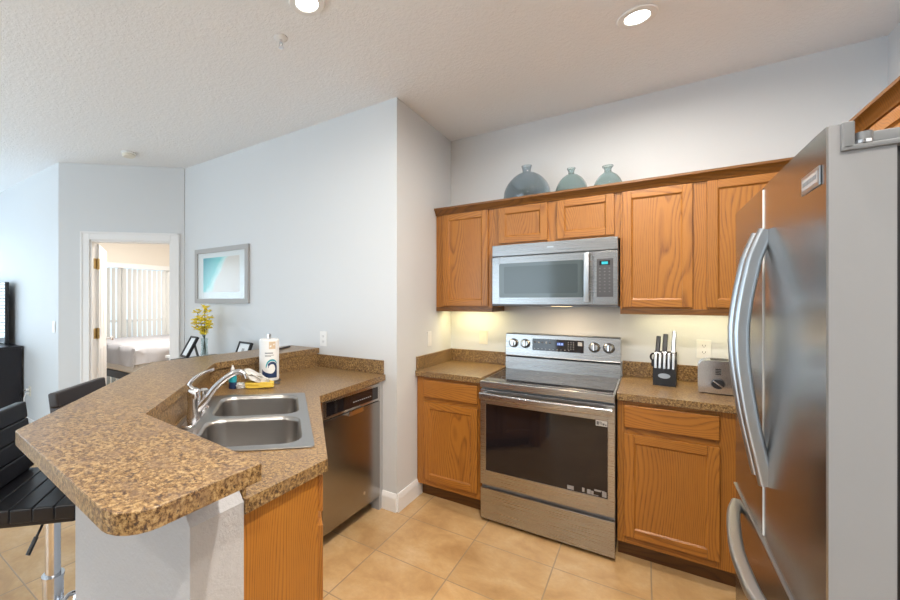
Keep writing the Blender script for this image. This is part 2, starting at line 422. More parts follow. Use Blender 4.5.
# open door leaf
dl_x = DL+.036
dl = MD @ Vector((dl_x, .124, 0))
leaf = MB(); LW = .77
leaf.box(0, LW, -.0, .035, .012, 2.085, .002)
for (a, b, c, d) in ((.12, .345, .22, .95), (.43, .65, .22, .95), (.12, .345, 1.10, 1.90), (.43, .65, 1.10, 1.90)):
    leaf.box(a, b, -.004, .0, c, d, .003); leaf.box(a, b, .035, .039, c, d, .003)
door = leaf.build('door_1', M_TRIM); door.location = dl; door.rotation_euler = (0, 0, R(45+107)); door['kind'] = 'structure'; door['label'] = 'white bedroom door standing open'; door['category'] = 'door'
kb = MB(); kb.cyl((LW-.06, 0, 1.02), (LW-.06, -.05, 1.02), .011).sph((LW-.06, -.065, 1.02), .027, .022, .027); kb.cyl((LW-.06, 0, 1.02), (LW-.06, -.008, 1.02), .030)
kb.cyl((LW-.06, .035, 1.02), (LW-.06, .08, 1.02), .011).sph((LW-.06, .095, 1.02), .027, .022, .027); kb.cyl((LW-.06, .035, 1.02), (LW-.06, .043, 1.02), .030)
kb.build('door_knob', M_CHROME, door)
DM = Matrix.Translation(dl) @ Matrix.Rotation(R(45+107), 4, 'Z')
for z in (1.87, 1.13, .28):
    hb = MB(); hb.box(DL+.016, DL+.019, .045, .118, z-.055, z+.055, .001, M=MD)
    hb.box(DL+.016, dl_x+.006, .116, .122, z-.055, z+.055, .001, M=MD)
    hb.cyl(MD @ Vector((DL+.028, .112, z-.06)), MD @ Vector((DL+.028, .112, z+.06)), .007)
    for dz in (-.035, 0, .035): hb.cyl(MD @ Vector((DL+.018, .07, z+dz)), MD @ Vector((DL+.0215, .07, z+dz)), .006, seg=8)
    bmesh.ops.transform(hb.bm, matrix=DM.inverted(), verts=hb.bm.verts)
    hb.build('hinge', M_BRASS, door)

# ------------------------------------------------------------------ windows
def window_x(name, X, y0, y1, z0, z1, label, mull):
    fr = MB()
    for a, b in ((y0, y0+.05), (y1-.05, y1)): fr.box(X-.04, X+.04, a, b, z0, z1, .004)
    fr.box(X-.04, X+.04, y0, y1, z0, z0+.05, .004); fr.box(X-.04, X+.04, y0, y1, z1-.05, z1, .004)
    for m in mull: fr.box(X-.03, X+.03, m-.035, m+.035, z0, z1, .004)
    o = struct(fr, name, M_TRIM, label)
    MB().box(X-.003, X+.003, y0+.05, y1-.05, z0+.05, z1-.05).build('window_pane', M_PANE, o)
    return o
window_x('window_1', -7.26, 2.15, 4.12, .02, 2.10, 'bedroom sliding glass door behind vertical blinds', [3.30])
window_x('window_2', -8.34, -2.9, 1.40, .12, 2.36, 'wide living room window behind slatted blinds', [-1.5, 0.0])
fr = MB()
for a, b in ((-5.6, -5.55), (-1.65, -1.6), (-3.63, -3.57)): fr.box(a, b, -3.73, -3.65, .15, 2.42, .004)
fr.box(-5.6, -1.6, -3.73, -3.65, .15, .20, .004); fr.box(-5.6, -1.6, -3.73, -3.65, 2.37, 2.42, .004)
w3 = struct(fr, 'window_3', M_TRIM, 'living room window behind the viewer')
MB().box(-5.55, -1.65, -3.693, -3.687, .2, 2.37).build('window_pane', M_PANE, w3)

# vertical blinds on the bedroom slider, slatted blinds on the living window
vb = thing('vertical_blinds', 'white vertical blinds hanging over the bedroom sliding glass door', 'blinds', (-7.12, 3.14, 2.08))
MB().box(-.04, .04, -1.02, 1.00, -.05, .03, .004).build('head_rail', M_WHITEPL, vb)
M_SLAT = plain('blind_fabric', (.80, .78, .74, 1), .6)
sl = MB()
for k in range(23):
    y = -.97+k*.086
    sl.box(-.040, .040, -.0012, .0012, -2.03, -.06, M=Matrix.Translation((0, y, 0)) @ Matrix.Rotation(R(22), 4, 'Z'))
sl.build('slats', M_SLAT, vb)
hb = thing('slatted_blinds', 'white horizontal slatted blinds over the wide living room window', 'blinds', (-8.24, -.75, 2.36))
MB().box(-.03, .03, -2.12, 2.12, -.05, .0, .004).build('head_rail', M_WHITEPL, hb)
sl = MB()
for k in range(40):
    sl.box(-.022, .022, -2.1, 2.1, -.0012, .0012, M=Matrix.Translation((0, 0, -.09-k*.054)) @ Matrix.Rotation(R(-22), 4, 'Y'))
sl.build('slats', M_SLAT, hb)
# balcony outside the bedroom
struct(MB().box(-8.9, -7.34, 1.9, 5.1, -.15, -.02), 'floor_balcony', plain('pale_concrete', (.62, .60, .57, 1), .8), 'balcony slab outside the bedroom')
rl = thing('balcony_railing', 'white picket railing on the balcony beyond the bedroom door', 'railing', (-8.75, 3.5, -.02))
MB().box(-.03, .03, -1.6, 1.6, 1.06, 1.11, .005).box(-.02, .02, -1.6, 1.6, .08, .12, .004).build('rail', M_TRIM, rl)
for k in range(27):
    MB().box(-.012, .012, -1.57+k*.12-.012, -1.57+k*.12+.012, 0 if k % 9 == 0 else .10, 1.07).build('picket', M_TRIM, rl)

# ------------------------------------------------------------------ peninsula: knee wall, bar top, worktop, cabinet
def P45(t, s):     # t = (x-y)/sqrt2 , s = (x+y)/sqrt2
    return ((t+s)*.70711, (s-t)*.70711)
RIS = .70
knee = [(-.905, .544), (-.905, RIS), (-1.372, RIS), (-2.140, 1.468), (-2.140, PY), (-2.325, PY), (-2.325, 1.359), (-1.511, .544)]
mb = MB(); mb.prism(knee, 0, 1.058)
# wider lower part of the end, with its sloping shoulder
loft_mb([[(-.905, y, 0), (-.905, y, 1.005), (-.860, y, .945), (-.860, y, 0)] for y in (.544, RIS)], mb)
struct(mb, 'wall_peninsula', M_WALL_SHADED, 'half wall carrying the raised breakfast bar')

bar = [(-.722, .322), (-.721, .641), (-1.350, .690), (-2.110, 1.500), (-2.120, PY-.002), (-2.440, PY-.002), (-2.440, 1.290), (-1.478, .378)]
bar = round_poly(bar, [.070, .005, 0, 0, 0, 0, 0, .030])
mb = MB(); mb.prism(bar, 1.059, 1.10, bev=.0012, seg=1)
tag(mb.build('breakfast_bar', M_LAM, smooth=30), 'raised angled breakfast bar top in speckled brown laminate', 'bar top')

ZT, ZB = .952, .912     # worktop height
wt = thing('peninsula_worktop', 'speckled laminate worktop around the double sink, below the bar', 'worktop', (0, 0, 0))
outer = [(-2.138, PY-.002), (-1.502, PY-.002), (-1.452, 1.700), (-.855, 1.042), (-.855, RIS+.002), (-1.373, RIS+.002), (-2.138, 1.470)]
S0, S1, T0, T1 = -.432, .085, -2.285, -1.465    # sink cutout in the diagonal frame
hole = [P45(T0, S0), P45(T1, S0), P45(T1, S1), P45(T0, S1)]
mb = MB(); mb.prism(outer, ZB, ZT, holes=[hole]); mb.build('slab', M_LAM, wt)
mb = MB(); mb.prism([(-2.136, PY-.004), (-2.136, PY-.020), (-1.512, PY-.020), (-1.512, PY-.004)], ZT, 1.052, bev=.003)
mb.build('backsplash', M_LAM, wt)
mb = MB(); mb.prism([(-.870, RIS+.003), (-.870, RIS+.016), (-1.378, RIS+.016), (-2.122, 1.476), (-2.122, PY-.021), (-2.137, PY-.021), (-2.137, 1.470), (-1.372, RIS+.003)], ZT, 1.057)
mb.build('riser', M_LAM, wt)

sc_ = thing('sink_cabinet', 'oak corner base cabinet under the sink with flat end panel', 'cabinet', (0, 0, 0))
MB().box(-.888, -.870, RIS+.004, 1.010, 0, ZB-.001).build('end_panel', OAK_V, sc_)
fx = MB()   # diagonal face frame, along t at s = const
MR = Matrix.Rotation(R(-45), 4, 'Z')      # local x -> t direction, local y -> s direction
SF = .100
fx.box(-2.165, -2.115, SF-.02, SF, .10, ZB-.002, .002, M=MR); fx.box(-1.395, -1.340, SF-.02, SF, .0, ZB-.002, .002, M=MR)
fx.box(-2.115, -1.395, SF-.02, SF, .10, .14, .002, M=MR, mat=1); fx.box(-2.115, -1.395, SF-.02, SF, .72, .76, .002, M=MR, mat=1); fx.box(-2.115, -1.395, SF-.02, SF, .875, ZB-.002, .002, M=MR, mat=1)
fx.build('face_frame', [OAK_V, OAK_X], sc_)
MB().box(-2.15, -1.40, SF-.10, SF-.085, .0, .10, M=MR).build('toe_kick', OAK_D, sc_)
MB().box(-2.15, -1.42, -.30, SF-.03, .105, .12, M=MR).build('bottom_panel', OAK_X, sc_)

def door_mesh(w, h, th=.02, rail=.047, horiz=1):
    """cabinet door in local x (0..w), z (0..h), front at y=-th ; returns an MB: frame faces mat0 vertical / mat1 horizontal, flat panel mat2"""
    mb = MB()
    for a, b in ((0, rail), (w-rail, w)): mb.box(a, b, -th, 0, 0, h, .0025)
    mb.box(rail, w-rail, -th, 0, 0, rail, .0025, mat=1); mb.box(rail, w-rail, -th, 0, h-rail, h, .0025, mat=1)
    # sloped inner moulding
    ii = .008
    o = [(rail, rail), (w-rail, rail), (w-rail, h-rail), (rail, h-rail)]; i2 = [(rail+ii, rail+ii), (w-rail-ii, rail+ii), (w-rail-ii, h-rail-ii), (rail+ii, h-rail-ii)]
    for k in range(4):
        a, b = o[k], o[(k+1) % 4]; c, d = i2[(k+1) % 4], i2[k]
        mb.quad([(a[0], -th+.004, a[1]), (b[0], -th+.004, b[1]), (c[0], -.010, c[1]), (d[0], -.010, d[1])], mat=1 if k in (0, 2) else 0)
    mb.box(rail, w-rail, -.010, -.002, rail, h-rail, mat=0)
    return mb
def add_door(parent, x, y, z, w, h, name='door', rail=.047, M=None):
    o = door_mesh(w, h, rail=rail).build(name, [OAK_V, OAK_X], parent, smooth=25); o.location = (x, y, z); return o
def add_drawer_front(parent, x, y, z, w, h):
    o = MB().box(0, w, -.02, 0, 0, h, .005, seg=3).build('drawer_front', OAK_X, parent); o.location = (x, y, z); return o
for k in range(2):
    d = door_mesh(.37, .575).build('door', [OAK_V, OAK_X], sc_)
    p = P45(-1.385-k*.375, SF+.001); d.location = (p[0], p[1], .135); d.rotation_euler = (0, 0, R(135))
d = MB().box(0, .745, -.02, 0, 0, .125, .005, seg=3).build('drawer_front', OAK_X, sc_)
p = P45(-1.385, SF+.001); d.location = (p[0], p[1], .755); d.rotation_euler = (0, 0, R(135))

# sink
sk = thing('double_sink', 'double-bowl stainless steel sink set into the peninsula worktop', 'sink', (*P45(-1.875, -.177), ZT), R(-45))
# local frame: x = t + 1.875, y = s + .17
hw, hd = .428, .275
b1 = rrect(.03, .385, -.165, .232, .075, 6); b2 = rrect(-.385, -.005, -.165, .232, .075, 6)
mb = MB(); mb.prism(rrect(-hw, hw, -hd, hd, .018, 4), 0.0005, .0075, bev=.003, holes=[b1, b2])
mb.build('rim', ST_SINK, sk)
def bowl(x0, x1, y0, y1, dep):
    mb = MB(); rings = []
    for k, (ins, z) in enumerate([(0, .006), (.006, .0), (.010, -.01), (.016, -dep+.06), (.028, -dep+.025), (.055, -dep+.006), (.085, -dep)]):
        rings.append([(x, y, z) for x, y in rrect(x0+ins, x1-ins, y0+ins, y1-ins, max(.075-.1*ins, .03), 6)])
    t = bmesh.new(); V = [[t.verts.new(p) for p in r] for r in rings]; m = len(V[0])
    for a, b in zip(V, V[1:]):
        for j in range(m): t.faces.new((a[j], a[(j+1) % m], b[(j+1) % m], b[j]))
    t.faces.new(V[-1]); bmesh.ops.recalc_face_normals(t, faces=t.faces); bmesh.ops.reverse_faces(t, faces=t.faces)
    mb._merge(t); cx, cy = (x0+x1)/2, (y0+y1)/2
    return mb, cx, cy
for (x0, x1) in ((.03, .385), (-.385, -.005)):
    mb, cx, cy = bowl(x0, x1, -.165, .232, .19)
    o = mb.build('bowl', ST_SINK, sk, smooth=60)
    MB().lathe([(0, -.1875), (.030, -.1875), (.034, -.186), (.042, -.1855), (.045, -.189), (0, -.1893)], (cx, cy-.03, 0)).build('drain', M_CHROME, o)

# faucet on the sink deck: base plate, body, curved spout, lever
fc = thing('kitchen_faucet', 'chrome single-lever faucet with long curved spout behind the sink', 'faucet', (*P45(-1.84, -.398), ZT+.0078), R(-45))
mb = MB(); mb.prism(rrect(-.125, .125, -.028, .028, .027, 8), 0, .012, bev=.004); mb.build('base_plate', M_CHROME, fc, smooth=50)
mb = MB(); mb.lathe([(0, .010), (.030, .010), (.031, .02), (.027, .035), (.026, .085), (.0285, .09), (.0285, .118), (.024, .132), (.012, .139), (0, .140)]); mb.build('body', M_CHROME, fc, smooth=50)
sp = spline([(0, .012, .045), (0, .045, .080), (0, .085, .135), (0, .125, .172), (0, .165, .198), (0, .195, .203), (0, .210, .192)], 6)
mb = MB(); mb.tube(sp, .0135, 14, up=(1, 0, 0), scales=[1.35-.4*min(1, i/14) for i in range(len(sp))]); mb.cyl((0, .215, .174), (0, .209, .194), .0145); mb.build('spout', M_CHROME, fc, smooth=60)
sp = spline([(0, 0, .130), (0, -.018, .150), (0, -.004, .176), (0, .035, .202), (0, .082, .218)], 6)
mb = MB(); mb.sweep(sp, [(.012*math.cos(a), .0075*math.sin(a)) for a in [2*math.pi*k/12 for k in range(12)]], up=(0, 0, 1), scales=[1.25-.5*i/(len(sp)-1) for i in range(len(sp))]); mb.build('lever', M_CHROME, fc, smooth=60)
sy = thing('side_sprayer', 'short chrome side sprayer standing beside the faucet', 'sprayer', (*P45(-2.05, -.400), ZT+.0078))
MB().lathe([(0, 0), (.027, 0), (.027, .006), (.020, .012), (.018, .045), (.015, .05), (0, .05)]).build('holder', M_CHROME, sy, smooth=50)
MB().lathe([(0, .05), (.014, .05), (.017, .062), (.021, .078), (.023, .086), (.017, .093), (0, .095)]).build('spray_head', M_CHROME, sy, smooth=50)

# dishwasher, front faces +x
dwy0, dwy1 = 1.800, 2.428
dw = thing('dishwasher', 'stainless dishwasher under the peninsula worktop beside the wall', 'dishwasher', (-1.515, dwy0, 0))
L = dwy1-dwy0
MB().box(-.55, -.03, .005, L-.005, .111, .900).build('tub', M_DGREY, dw)
mb = MB(); mb.box(-.03, 0, 0, L, .105, .775, .006); dd = mb.build('door', ST_V, dw)
mb = MB(); mb.box(-.03, .002, 0, L, .780, .900, .006); cpn = mb.build('control_panel', ST_Y, dw)
mb = MB(); mb.box(.0022, .004, .035, L-.035, .797, .878, .0005)
mb.build('control_strip', M_GLASSBLK, cpn)
mb = MB()
for k in range(9): mb.box(.0042, .0046, .30+k*.024, .312+k*.024, .826, .832)
mb.build('button_marks', M_GREY, cpn)
mb = MB(); mb.box(.0, .026, .225, .385, .784, .789, .002); mb.box(.020, .026, .225, .385, .757, .789, .002); mb.box(.0, .026, .225, .229, .760, .789, .001); mb.box(.0, .026, .381, .385, .760, .789, .001)
mb.build('handle', M_CHROME, cpn)
mb = MB(); mb.lathe([(0, .0005), (.011, .0005), (.012, 0)], (.0003, .43, .20), 20, M=Matrix.Rotation(R(90), 4, 'Y')); mb.build('badge', M_CHROME, dd)
MB().box(-.20, -.15, .005, L-.005, .0, .110).build('toe_kick', M_BLACK, dw)
struct(MB().box(-1.59, -1.525, 2.430, PY-.001, 0, ZB-.001), 'trim_2', M_GREY, 'narrow grey filler between dishwasher and wall')
struct(MB().box(-1.57, -1.52, 1.745, 1.799, 0, ZB-.001), 'trim_3', OAK_V, 'oak stile beside the dishwasher')

# ------------------------------------------------------------------ base cabinets along the back wall
FY = 2.787        # face frame front
def base_cabinet(name_label, x0, x1, doors, cat='cabinet'):
    """doors: list of (x, width)"""
    t = thing('base_cabinet', name_label, cat, (x0, FY, 0)); w = x1-x0
    MB().box(0, w, .021, BY-FY-.002, .10, ZB-.001).build('carcass', OAK_V, t)
    mb = MB(); xs = [0]
    for (dx, dww) in doors: xs += [dx-x0+.012, dx-x0+dww-.012]
    xs.append(w)
    for k in range(0, len(xs), 2): mb.box(xs[k], xs[k+1], 0, .02, .10, ZB-.001, .001)
    for k in range(1, len(xs)-1, 2):
        for a, b in ((.10, .175), (.715, .77), (.875, ZB-.001)): mb.box(xs[k], xs[k+1], 0, .02, a, b, .001, mat=1)
    mb.build('face_frame', [OAK_V, OAK_X], t)
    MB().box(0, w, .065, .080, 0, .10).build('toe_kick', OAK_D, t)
    for dx, dww in doors:
        add_door(t, dx-x0, -.001, .145, dww, .580)
        add_drawer_front(t, dx-x0, -.001, .762, dww, .125)
    return t
base_cabinet('narrow oak base cabinet left of the range', SX+.003, -.912, [(-1.347, .406)])
base_cabinet('wide oak base cabinet right of the range, partly behind the refrigerator', -.133, 1.045, [(-.101, .405), (.365, .405)])

def worktop(label, x0, x1, side=None):
    t = thing('worktop', label, 'worktop', (x0, 2.755, ZB)); w = x1-x0; d = BY-2.755-.002
    MB().box(0, w, 0, d, 0, ZT-ZB, .003).build('slab', M_LAM, t)
    MB().box(0, w, d-.020, d, ZT-ZB+.0005, 1.055-ZB, .003).build('backsplash', M_LAM, t)
    if side: MB().box(0, .018, .012, d-.021, ZT-ZB+.0005, 1.055-ZB, .003).build('side_splash', M_LAM, t)
    return t
worktop('short speckled worktop left of the range in the corner', SX+.002, -.910, True)
worktop('speckled worktop right of the range under the knife block and toaster', -.135, 1.047)

# ------------------------------------------------------------------ wall cabinets
UY = 3.135
def wall_cabinet(label, x0, x1, z0, z1, doors, rail=None, dz=(.02, .012)):
    t = thing('wall_cabinet', label, 'cabinet', (x0, UY, z0)); w = x1-x0; h = z1-z0
    MB().box(0, w, .021, BY-UY-.002, 0, h).build('carcass', OAK_V, t)
    mb = MB(); xs = [0]
    for dx, dww in doors: xs += [dx-x0+.012, dx-x0+dww-.012]
    xs.append(w)
    for k in range(0, len(xs), 2): mb.box(xs[k], xs[k+1], 0, .02, 0, h, .001)
    for k in range(1, len(xs)-1, 2):
        for a, b in ((0, .035), (h-.035, h)): mb.box(xs[k], xs[k+1], 0, .02, a, b, .001, mat=1)
    mb.build('face_frame', [OAK_V, OAK_X], t)
    if rail:
        mb = MB(); mb.box(0, w, -.004, .016, -.034, 0, .003)
        mb.box(0, .016, .016, BY-UY-.004, -.034, 0, .003); mb.box(w-.016, w, .016, BY-UY-.004, -.034, 0, .003)
        mb.build('light_rail', OAK_CR, t)
    for dx, dww in doors: add_door(t, dx-x0, -.001, dz[0], dww, h-dz[0]-dz[1])
    return t
wall_cabinet('tall oak wall cabinet left of the microwave', SX+.003, -.946, 1.425, 2.185, [(-1.343, .365)], True, (.012, .012))
wall_cabinet('short two-door oak wall cabinet directly above the microwave', -.945, -.1355, 1.884, 2.185, [(-.898, .336), (-.502, .336)], None, (.022, .014))
wall_cabinet('tall oak wall cabinet right of the microwave', -.1345, .718, 1.425, 2.185, [(-.122, .345), (.287, .345)], True, (.012, .014))
# cabinets on the right wall, above the refrigerator
t = thing('wall_cabinet', 'oak wall cabinet high above the refrigerator', 'cabinet', (.74, 1.0, 1.86))
MB().box(.021, RX-.74-.003, 0, 2.13, 0, .325).build('carcass', OAK_V, t)
mb = MB()
for a, b in ((0, .04), (.48, .54), (.98, 1.04), (1.50, 1.56), (2.07, 2.13)): mb.box(0, .02, a, b, 0, .325, .001)
for a, b in ((.04, .48), (.54, .98), (1.04, 1.50), (1.56, 2.07)):
    mb.box(0, .02, a, b, 0, .035, .001, mat=1); mb.box(0, .02, a, b, .285, .325, .001, mat=1)
mb.build('face_frame', [OAK_V, OAK_Y], t)
for y in (.465, .985, 1.51, 2.085):
    d = door_mesh(.44, .285).build('door', [OAK_V, OAK_Y], t); d.location = (-.001, y, .018); d.rotation_euler = (0, 0, R(-90))
# crown moulding: runs along the back cabinets and returns along the right wall cabinets
sec = [(.0, 0), (-.012, 0), (-.016, .012), (-.036, .038), (-.045, .042), (-.045, .056), (0, .056)]
mb = MB()
def crown(path_pts, normals):
    rings = []
    for (x, y), (nx, ny) in zip(path_pts, normals): rings.append([(x+nx*-u, y+ny*-u, 2.176+z) for u, z in sec])
    loft_mb(rings, mb)
crown([(SX+.003, UY-.001), (.735, UY-.001), (.735, 1.0)], [(0, -1), (-1, -1), (-1, 0)])
struct(mb, 'trim_4', OAK_CR, 'oak crown moulding along the top of the wall cabinets')

# ------------------------------------------------------------------ range
rg = thing('range', 'stainless electric range with black glass oven door', 'range', (-.522, 2.72, 0))
hw = .381
MB().box(-hw+.002, hw-.002, .032, .71, .03, .895).build('body', M_GREY, rg)
for sx in (-1, 1):
    for y in (.08, .66): MB().cyl((sx*.33, y, 0), (sx*.33, y, .03), .018).build('foot', M_BLACK, rg)
MB().box(-hw, hw, 0, .031, .020, .226, .005).build('storage_drawer', ST_X, rg)
mb = MB(); H0, H1 = .250, .884
wx0, wx1, wz0, wz1 = -.345, .345, .347, .790
mb.box(-hw, wx0, 0, .031, H0, H1, .003); mb.box(wx1, hw, 0, .031, H0, H1, .003); mb.box(wx0-.001, wx1+.001, 0.0002, .031, H0, wz0, .002); mb.box(wx0-.001, wx1+.001, .0002, .031, wz1, H1, .002)
od = mb.build('oven_door', ST_X, rg)
MB().box(wx0, wx1, .0035, .02, wz0, wz1).build('oven_window', M_GLASSBLK, od)
mb = MB(); n = 16
path = [(-.370+.74*k/n, -.050-.022*math.sin(math.pi*k/n), .852) for k in range(n+1)]
mb.sweep(path, [(x, y) for x, y in rrect(-.011, .011, -.022, .022, .009, 4)])
for sx in (-1, 1): mb.box(sx*.352-.014, sx*.352+.014, -.055, .001, .836, .868, .004)
mb.build('handle', ST_X, od)
mb = MB(); mb.box(.287, .344, .0025, .0035, .757, .789); lb = mb.build('energy_label', M_WHITEPL, od)
mb = MB()
for k, (a, b, c, d) in enumerate([(.291, .303, .763, .783), (.306, .311, .770, .783), (.314, .317, .763, .783), (.320, .330, .763, .774), (.332, .340, .763, .770), (.306, .311, .763, .766)]): mb.box(a, b, .0021, .0025, c, d)
mb.build('print', M_INK, lb)
M_STK = plain('worn_sticker', (.28, .265, .26, 1), .5)
for rects in ([(.140, .175, .352, .375)], [(.218, .230, .356, .380)], [(.243, .262, .352, .378), (.262, .300, .352, .355), (.264, .276, .355, .374)], [(.280, .330, .384, .387), (.280, .312, .377, .384), (.318, .340, .352, .384)]):
    mb = MB()
    for (a, b, c, d) in rects: mb.box(a, b, .0025, .0035, c, d)
    mb.build('sticker', M_STK, od)
MB().box(-hw, hw, -.012, .030, .899, .943, .005).build('front_lip', ST_X, rg)
mb = MB(); mb.box(-hw, hw, .030, .612, .899, .940, .002); ct = mb.build('cooktop_frame', ST_X, rg)
MB().box(-hw+.012, hw-.012, .012, .606, .9402, .9445, .001).build('cooktop_glass', M_GLASSBLK, rg)
mb = MB()
for (x, y, r) in ((-.19, .19, .105), (.19, .19, .115), (-.19, .46, .08), (.19, .46, .08), (0, .33, .06)):
    mb.lathe([(r-.0025, 0), (r-.0025, .0003), (r, .0003), (r, 0)], (x, y, .9445), 48)
mb.build('burner_ring', M_DGREY, rg)
# backguard: a sloping lower panel and a control console
mb = MB(); loft_mb([[(x, y, z) for y, z in ((.606, .944), (.612, 1.035), (.71, 1.035), (.71, .90), (.612, .90))] for x in (-hw, hw)], mb)
mb.build('backguard', ST_X, rg)
MB().box(-hw+.004, hw-.004, .625, .70, 1.035, 1.050).build('vent_gap', M_BLACK, rg)
mb = MB(); loft_mb([[(x, y, z) for y, z in ((.606, 1.050), (.609, 1.056), (.625, 1.214), (.632, 1.220), (.71, 1.220), (.71, 1.050))] for x in (-hw, hw)], mb)
cs = mb.build('control_console', ST_X, rg)
tilt = Matrix.Translation((0, .6170, 1.141)) @ Matrix.Rotation(R(-5.8), 4, 'X')
mb = MB(); mb.box(-.184, .160, -.0030, .0005, -.042, .047, .001, M=tilt); dp = mb.build('display_panel', M_GLASSBLK, cs)
mb = MB(); mb.box(-.015, .030, -.0036, -.0031, .002, .026, M=tilt); mb.build('clock_window', emit('blue_display', (.02, .05, .22, 1), .8), dp)
mb = MB()
for k, x in enumerate((-.010, .000, .012, .021)): mb.box(x, x+.0055, -.0042, -.0037, .007, .021, M=tilt)
mb.build('digits', emit('pale_blue_digits', (.35, .5, 1, 1), 1.2), dp)
for k in range(5): MB().box(-.172+k*.026, -.160+k*.026, -.0034, -.0031, .014, .026, M=tilt).build('touch_key', M_GREY if k % 2 else M_DGREY, dp)
for k in range(10): MB().box(-.172+k*.026, -.164+k*.026, -.0034, -.0031, -.030, -.0265, M=tilt).build('touch_key', M_GREY, dp)
for r_ in range(4):
    for k in range(3): MB().box(.058+k*.017, .064+k*.017, -.0034, -.0031, .028-r_*.016, .032-r_*.016, M=tilt).build('touch_key', M_GREY, dp)
MB().box(.122, .150, -.0034, -.0031, .008, .036, M=tilt).build('sensor_key', M_GREY, dp)
for x in (-.322, -.235, .226, .313):
    T = tilt @ Matrix.Translation((x, 0, .004)) @ Matrix.Rotation(R(90), 4, 'X')
    kn = MB().lathe([(0, .0), (.032, .0), (.032, .005), (.027, .008), (.0255, .026), (.022, .030), (0, .030)], seg=32, M=T).build('knob', ST_X, cs, smooth=40)
    mb = MB(); mb.box(-.0055, .0055, -.024, .024, .028, .042, .003, M=T); mb.build('grip', M_CHROME, kn)
    mb = MB(); mb.lathe([(.0325, 0), (.0355, 0), (.0355, .002), (.0325, .002)], seg=32, M=T); mb.build('bezel', M_BLACK, kn)
MB().box(.325, .355, -.0012, .0002, -.062, -.056, M=tilt).build('badge', M_GREY, cs)

# ------------------------------------------------------------------ microwave over the range
M_KEY = plain('key_grey', (.13, .13, .135, 1), .5)
mw = thing('microwave', 'stainless over-the-range microwave with tinted window', 'microwave', (-.5285, 3.02, 1.447))
hw = .387
MB().box(-hw+.003, hw-.003, .03, BY-3.02-.002, .010, .433).build('body', M_GREY, mw)
MB().box(-hw, hw, 0, .030, .352, .433, .004).build('vent_panel', ST_MW, mw)
MB().box(-.018, .022, -.0012, 0, .392, .400).build('badge', M_HANDLE, mw)
mb = MB(); a0, a1, c0, c1 = -.333, .196, .056, .294
mb.box(-hw, a0, 0, .03, 0.004, .345, .003); mb.box(a1, .252, 0, .03, .004, .345, .003); mb.box(a0-.001, a1+.001, .0002, .03, .004, c0, .002); mb.box(a0-.001, a1+.001, .0002, .03, c1, .345, .002)
md = mb.build('door', ST_MW, mw)
mb = MB(); mb.prism(rrect(a0-.004, a1+.004, c0-.004, c1+.004, .012, 4), -.002, .0005, M=Matrix.Translation((0, .0, 0)) @ Matrix.Rotation(R(90), 4, 'X')); mb.build('window', M_MWGLASS, md)
mb = MB(); mb.prism(rrect(a0+.03, a1-.03, c0+.025, c1-.02, .01, 4), .0006, .0010, M=Matrix.Rotation(R(90), 4, 'X')); mb.build('window_mesh', plain('window_mesh', (.06, .08, .088, 1), .12), md)
mb = MB(); n = 10
mb.sweep([(.219, -.024-.012*math.sin(math.pi*k/n), .022+.318*k/n) for k in range(n+1)], rrect(-.016, .016, -.006, .006, .005, 3), up=(0, 1, 0))
for z in (.034, .328): mb.box(.211, .227, -.026, .001, z-.008, z+.008, .002)
mb.build('handle', M_HANDLE, md)
cpn = MB().box(.254, hw, 0, .03, .004, .345, .003).build('control_panel', ST_MW, mw)
MB().box(.273, .362, -.0015, .001, .054, .297, .002).build('keypad', M_DGREY, cpn)
MB().box(.288, .345, -.0025, -.0015, .256, .284).build('display_bezel', M_GLASSBLK, cpn)
MB().box(.300, .334, -.0032, -.0026, .261, .278).build('display', emit('teal_display', (.02, .55, .62, 1), 1.0), cpn)
mb = MB()
for r_ in range(8):
    for k in range(3): mb.box(.286+k*.026, .295+k*.026, -.0022, -.0015, .232-r_*.021, .239-r_*.021)
mb.build('keys', M_KEY, cpn)
MB().box(-hw, hw, .001, .42, -.008, .004).build('bottom_plate', M_DGREY, mw)
lm = MB().box(.0, .12, .05, .11, -.0095, -.0080).build('cooktop_lamp', emit('warm_lamp', (1, .72, .40, 1), 6), mw)
area('microwave_lamp', (-.46, 3.16, 1.432), (0, 0, 0), .14, .06, 1.6, (1, .74, .46))
area('under_cabinet_left', (-1.17, 3.30, 1.402), (R(12), 0, 0), .34, .04, 1.15, (1, .84, .42))
area('under_cabinet_right', (.30, 3.30, 1.402), (R(12), 0, 0), .62, .04, .95, (1, .85, .46))
for nm, x0, x1, lab in (('left', -1.35, -1.0, 'slim under-cabinet strip light left of the microwave'), ('right', -.02, .62, 'slim under-cabinet strip light above the toaster')):
    s_ = thing('strip_light', lab, 'light', (x0, 3.27, 1.4245))
    MB().box(0, x1-x0, 0, .05, -.014, 0, .003).build('housing', M_WHITEPL, s_)
    MB().box(.01, x1-x0-.01, .008, .042, -.016, -.0145).build('diffuser', emit('strip_diffuser_'+nm, (1, .88, .55, 1), 5), s_)

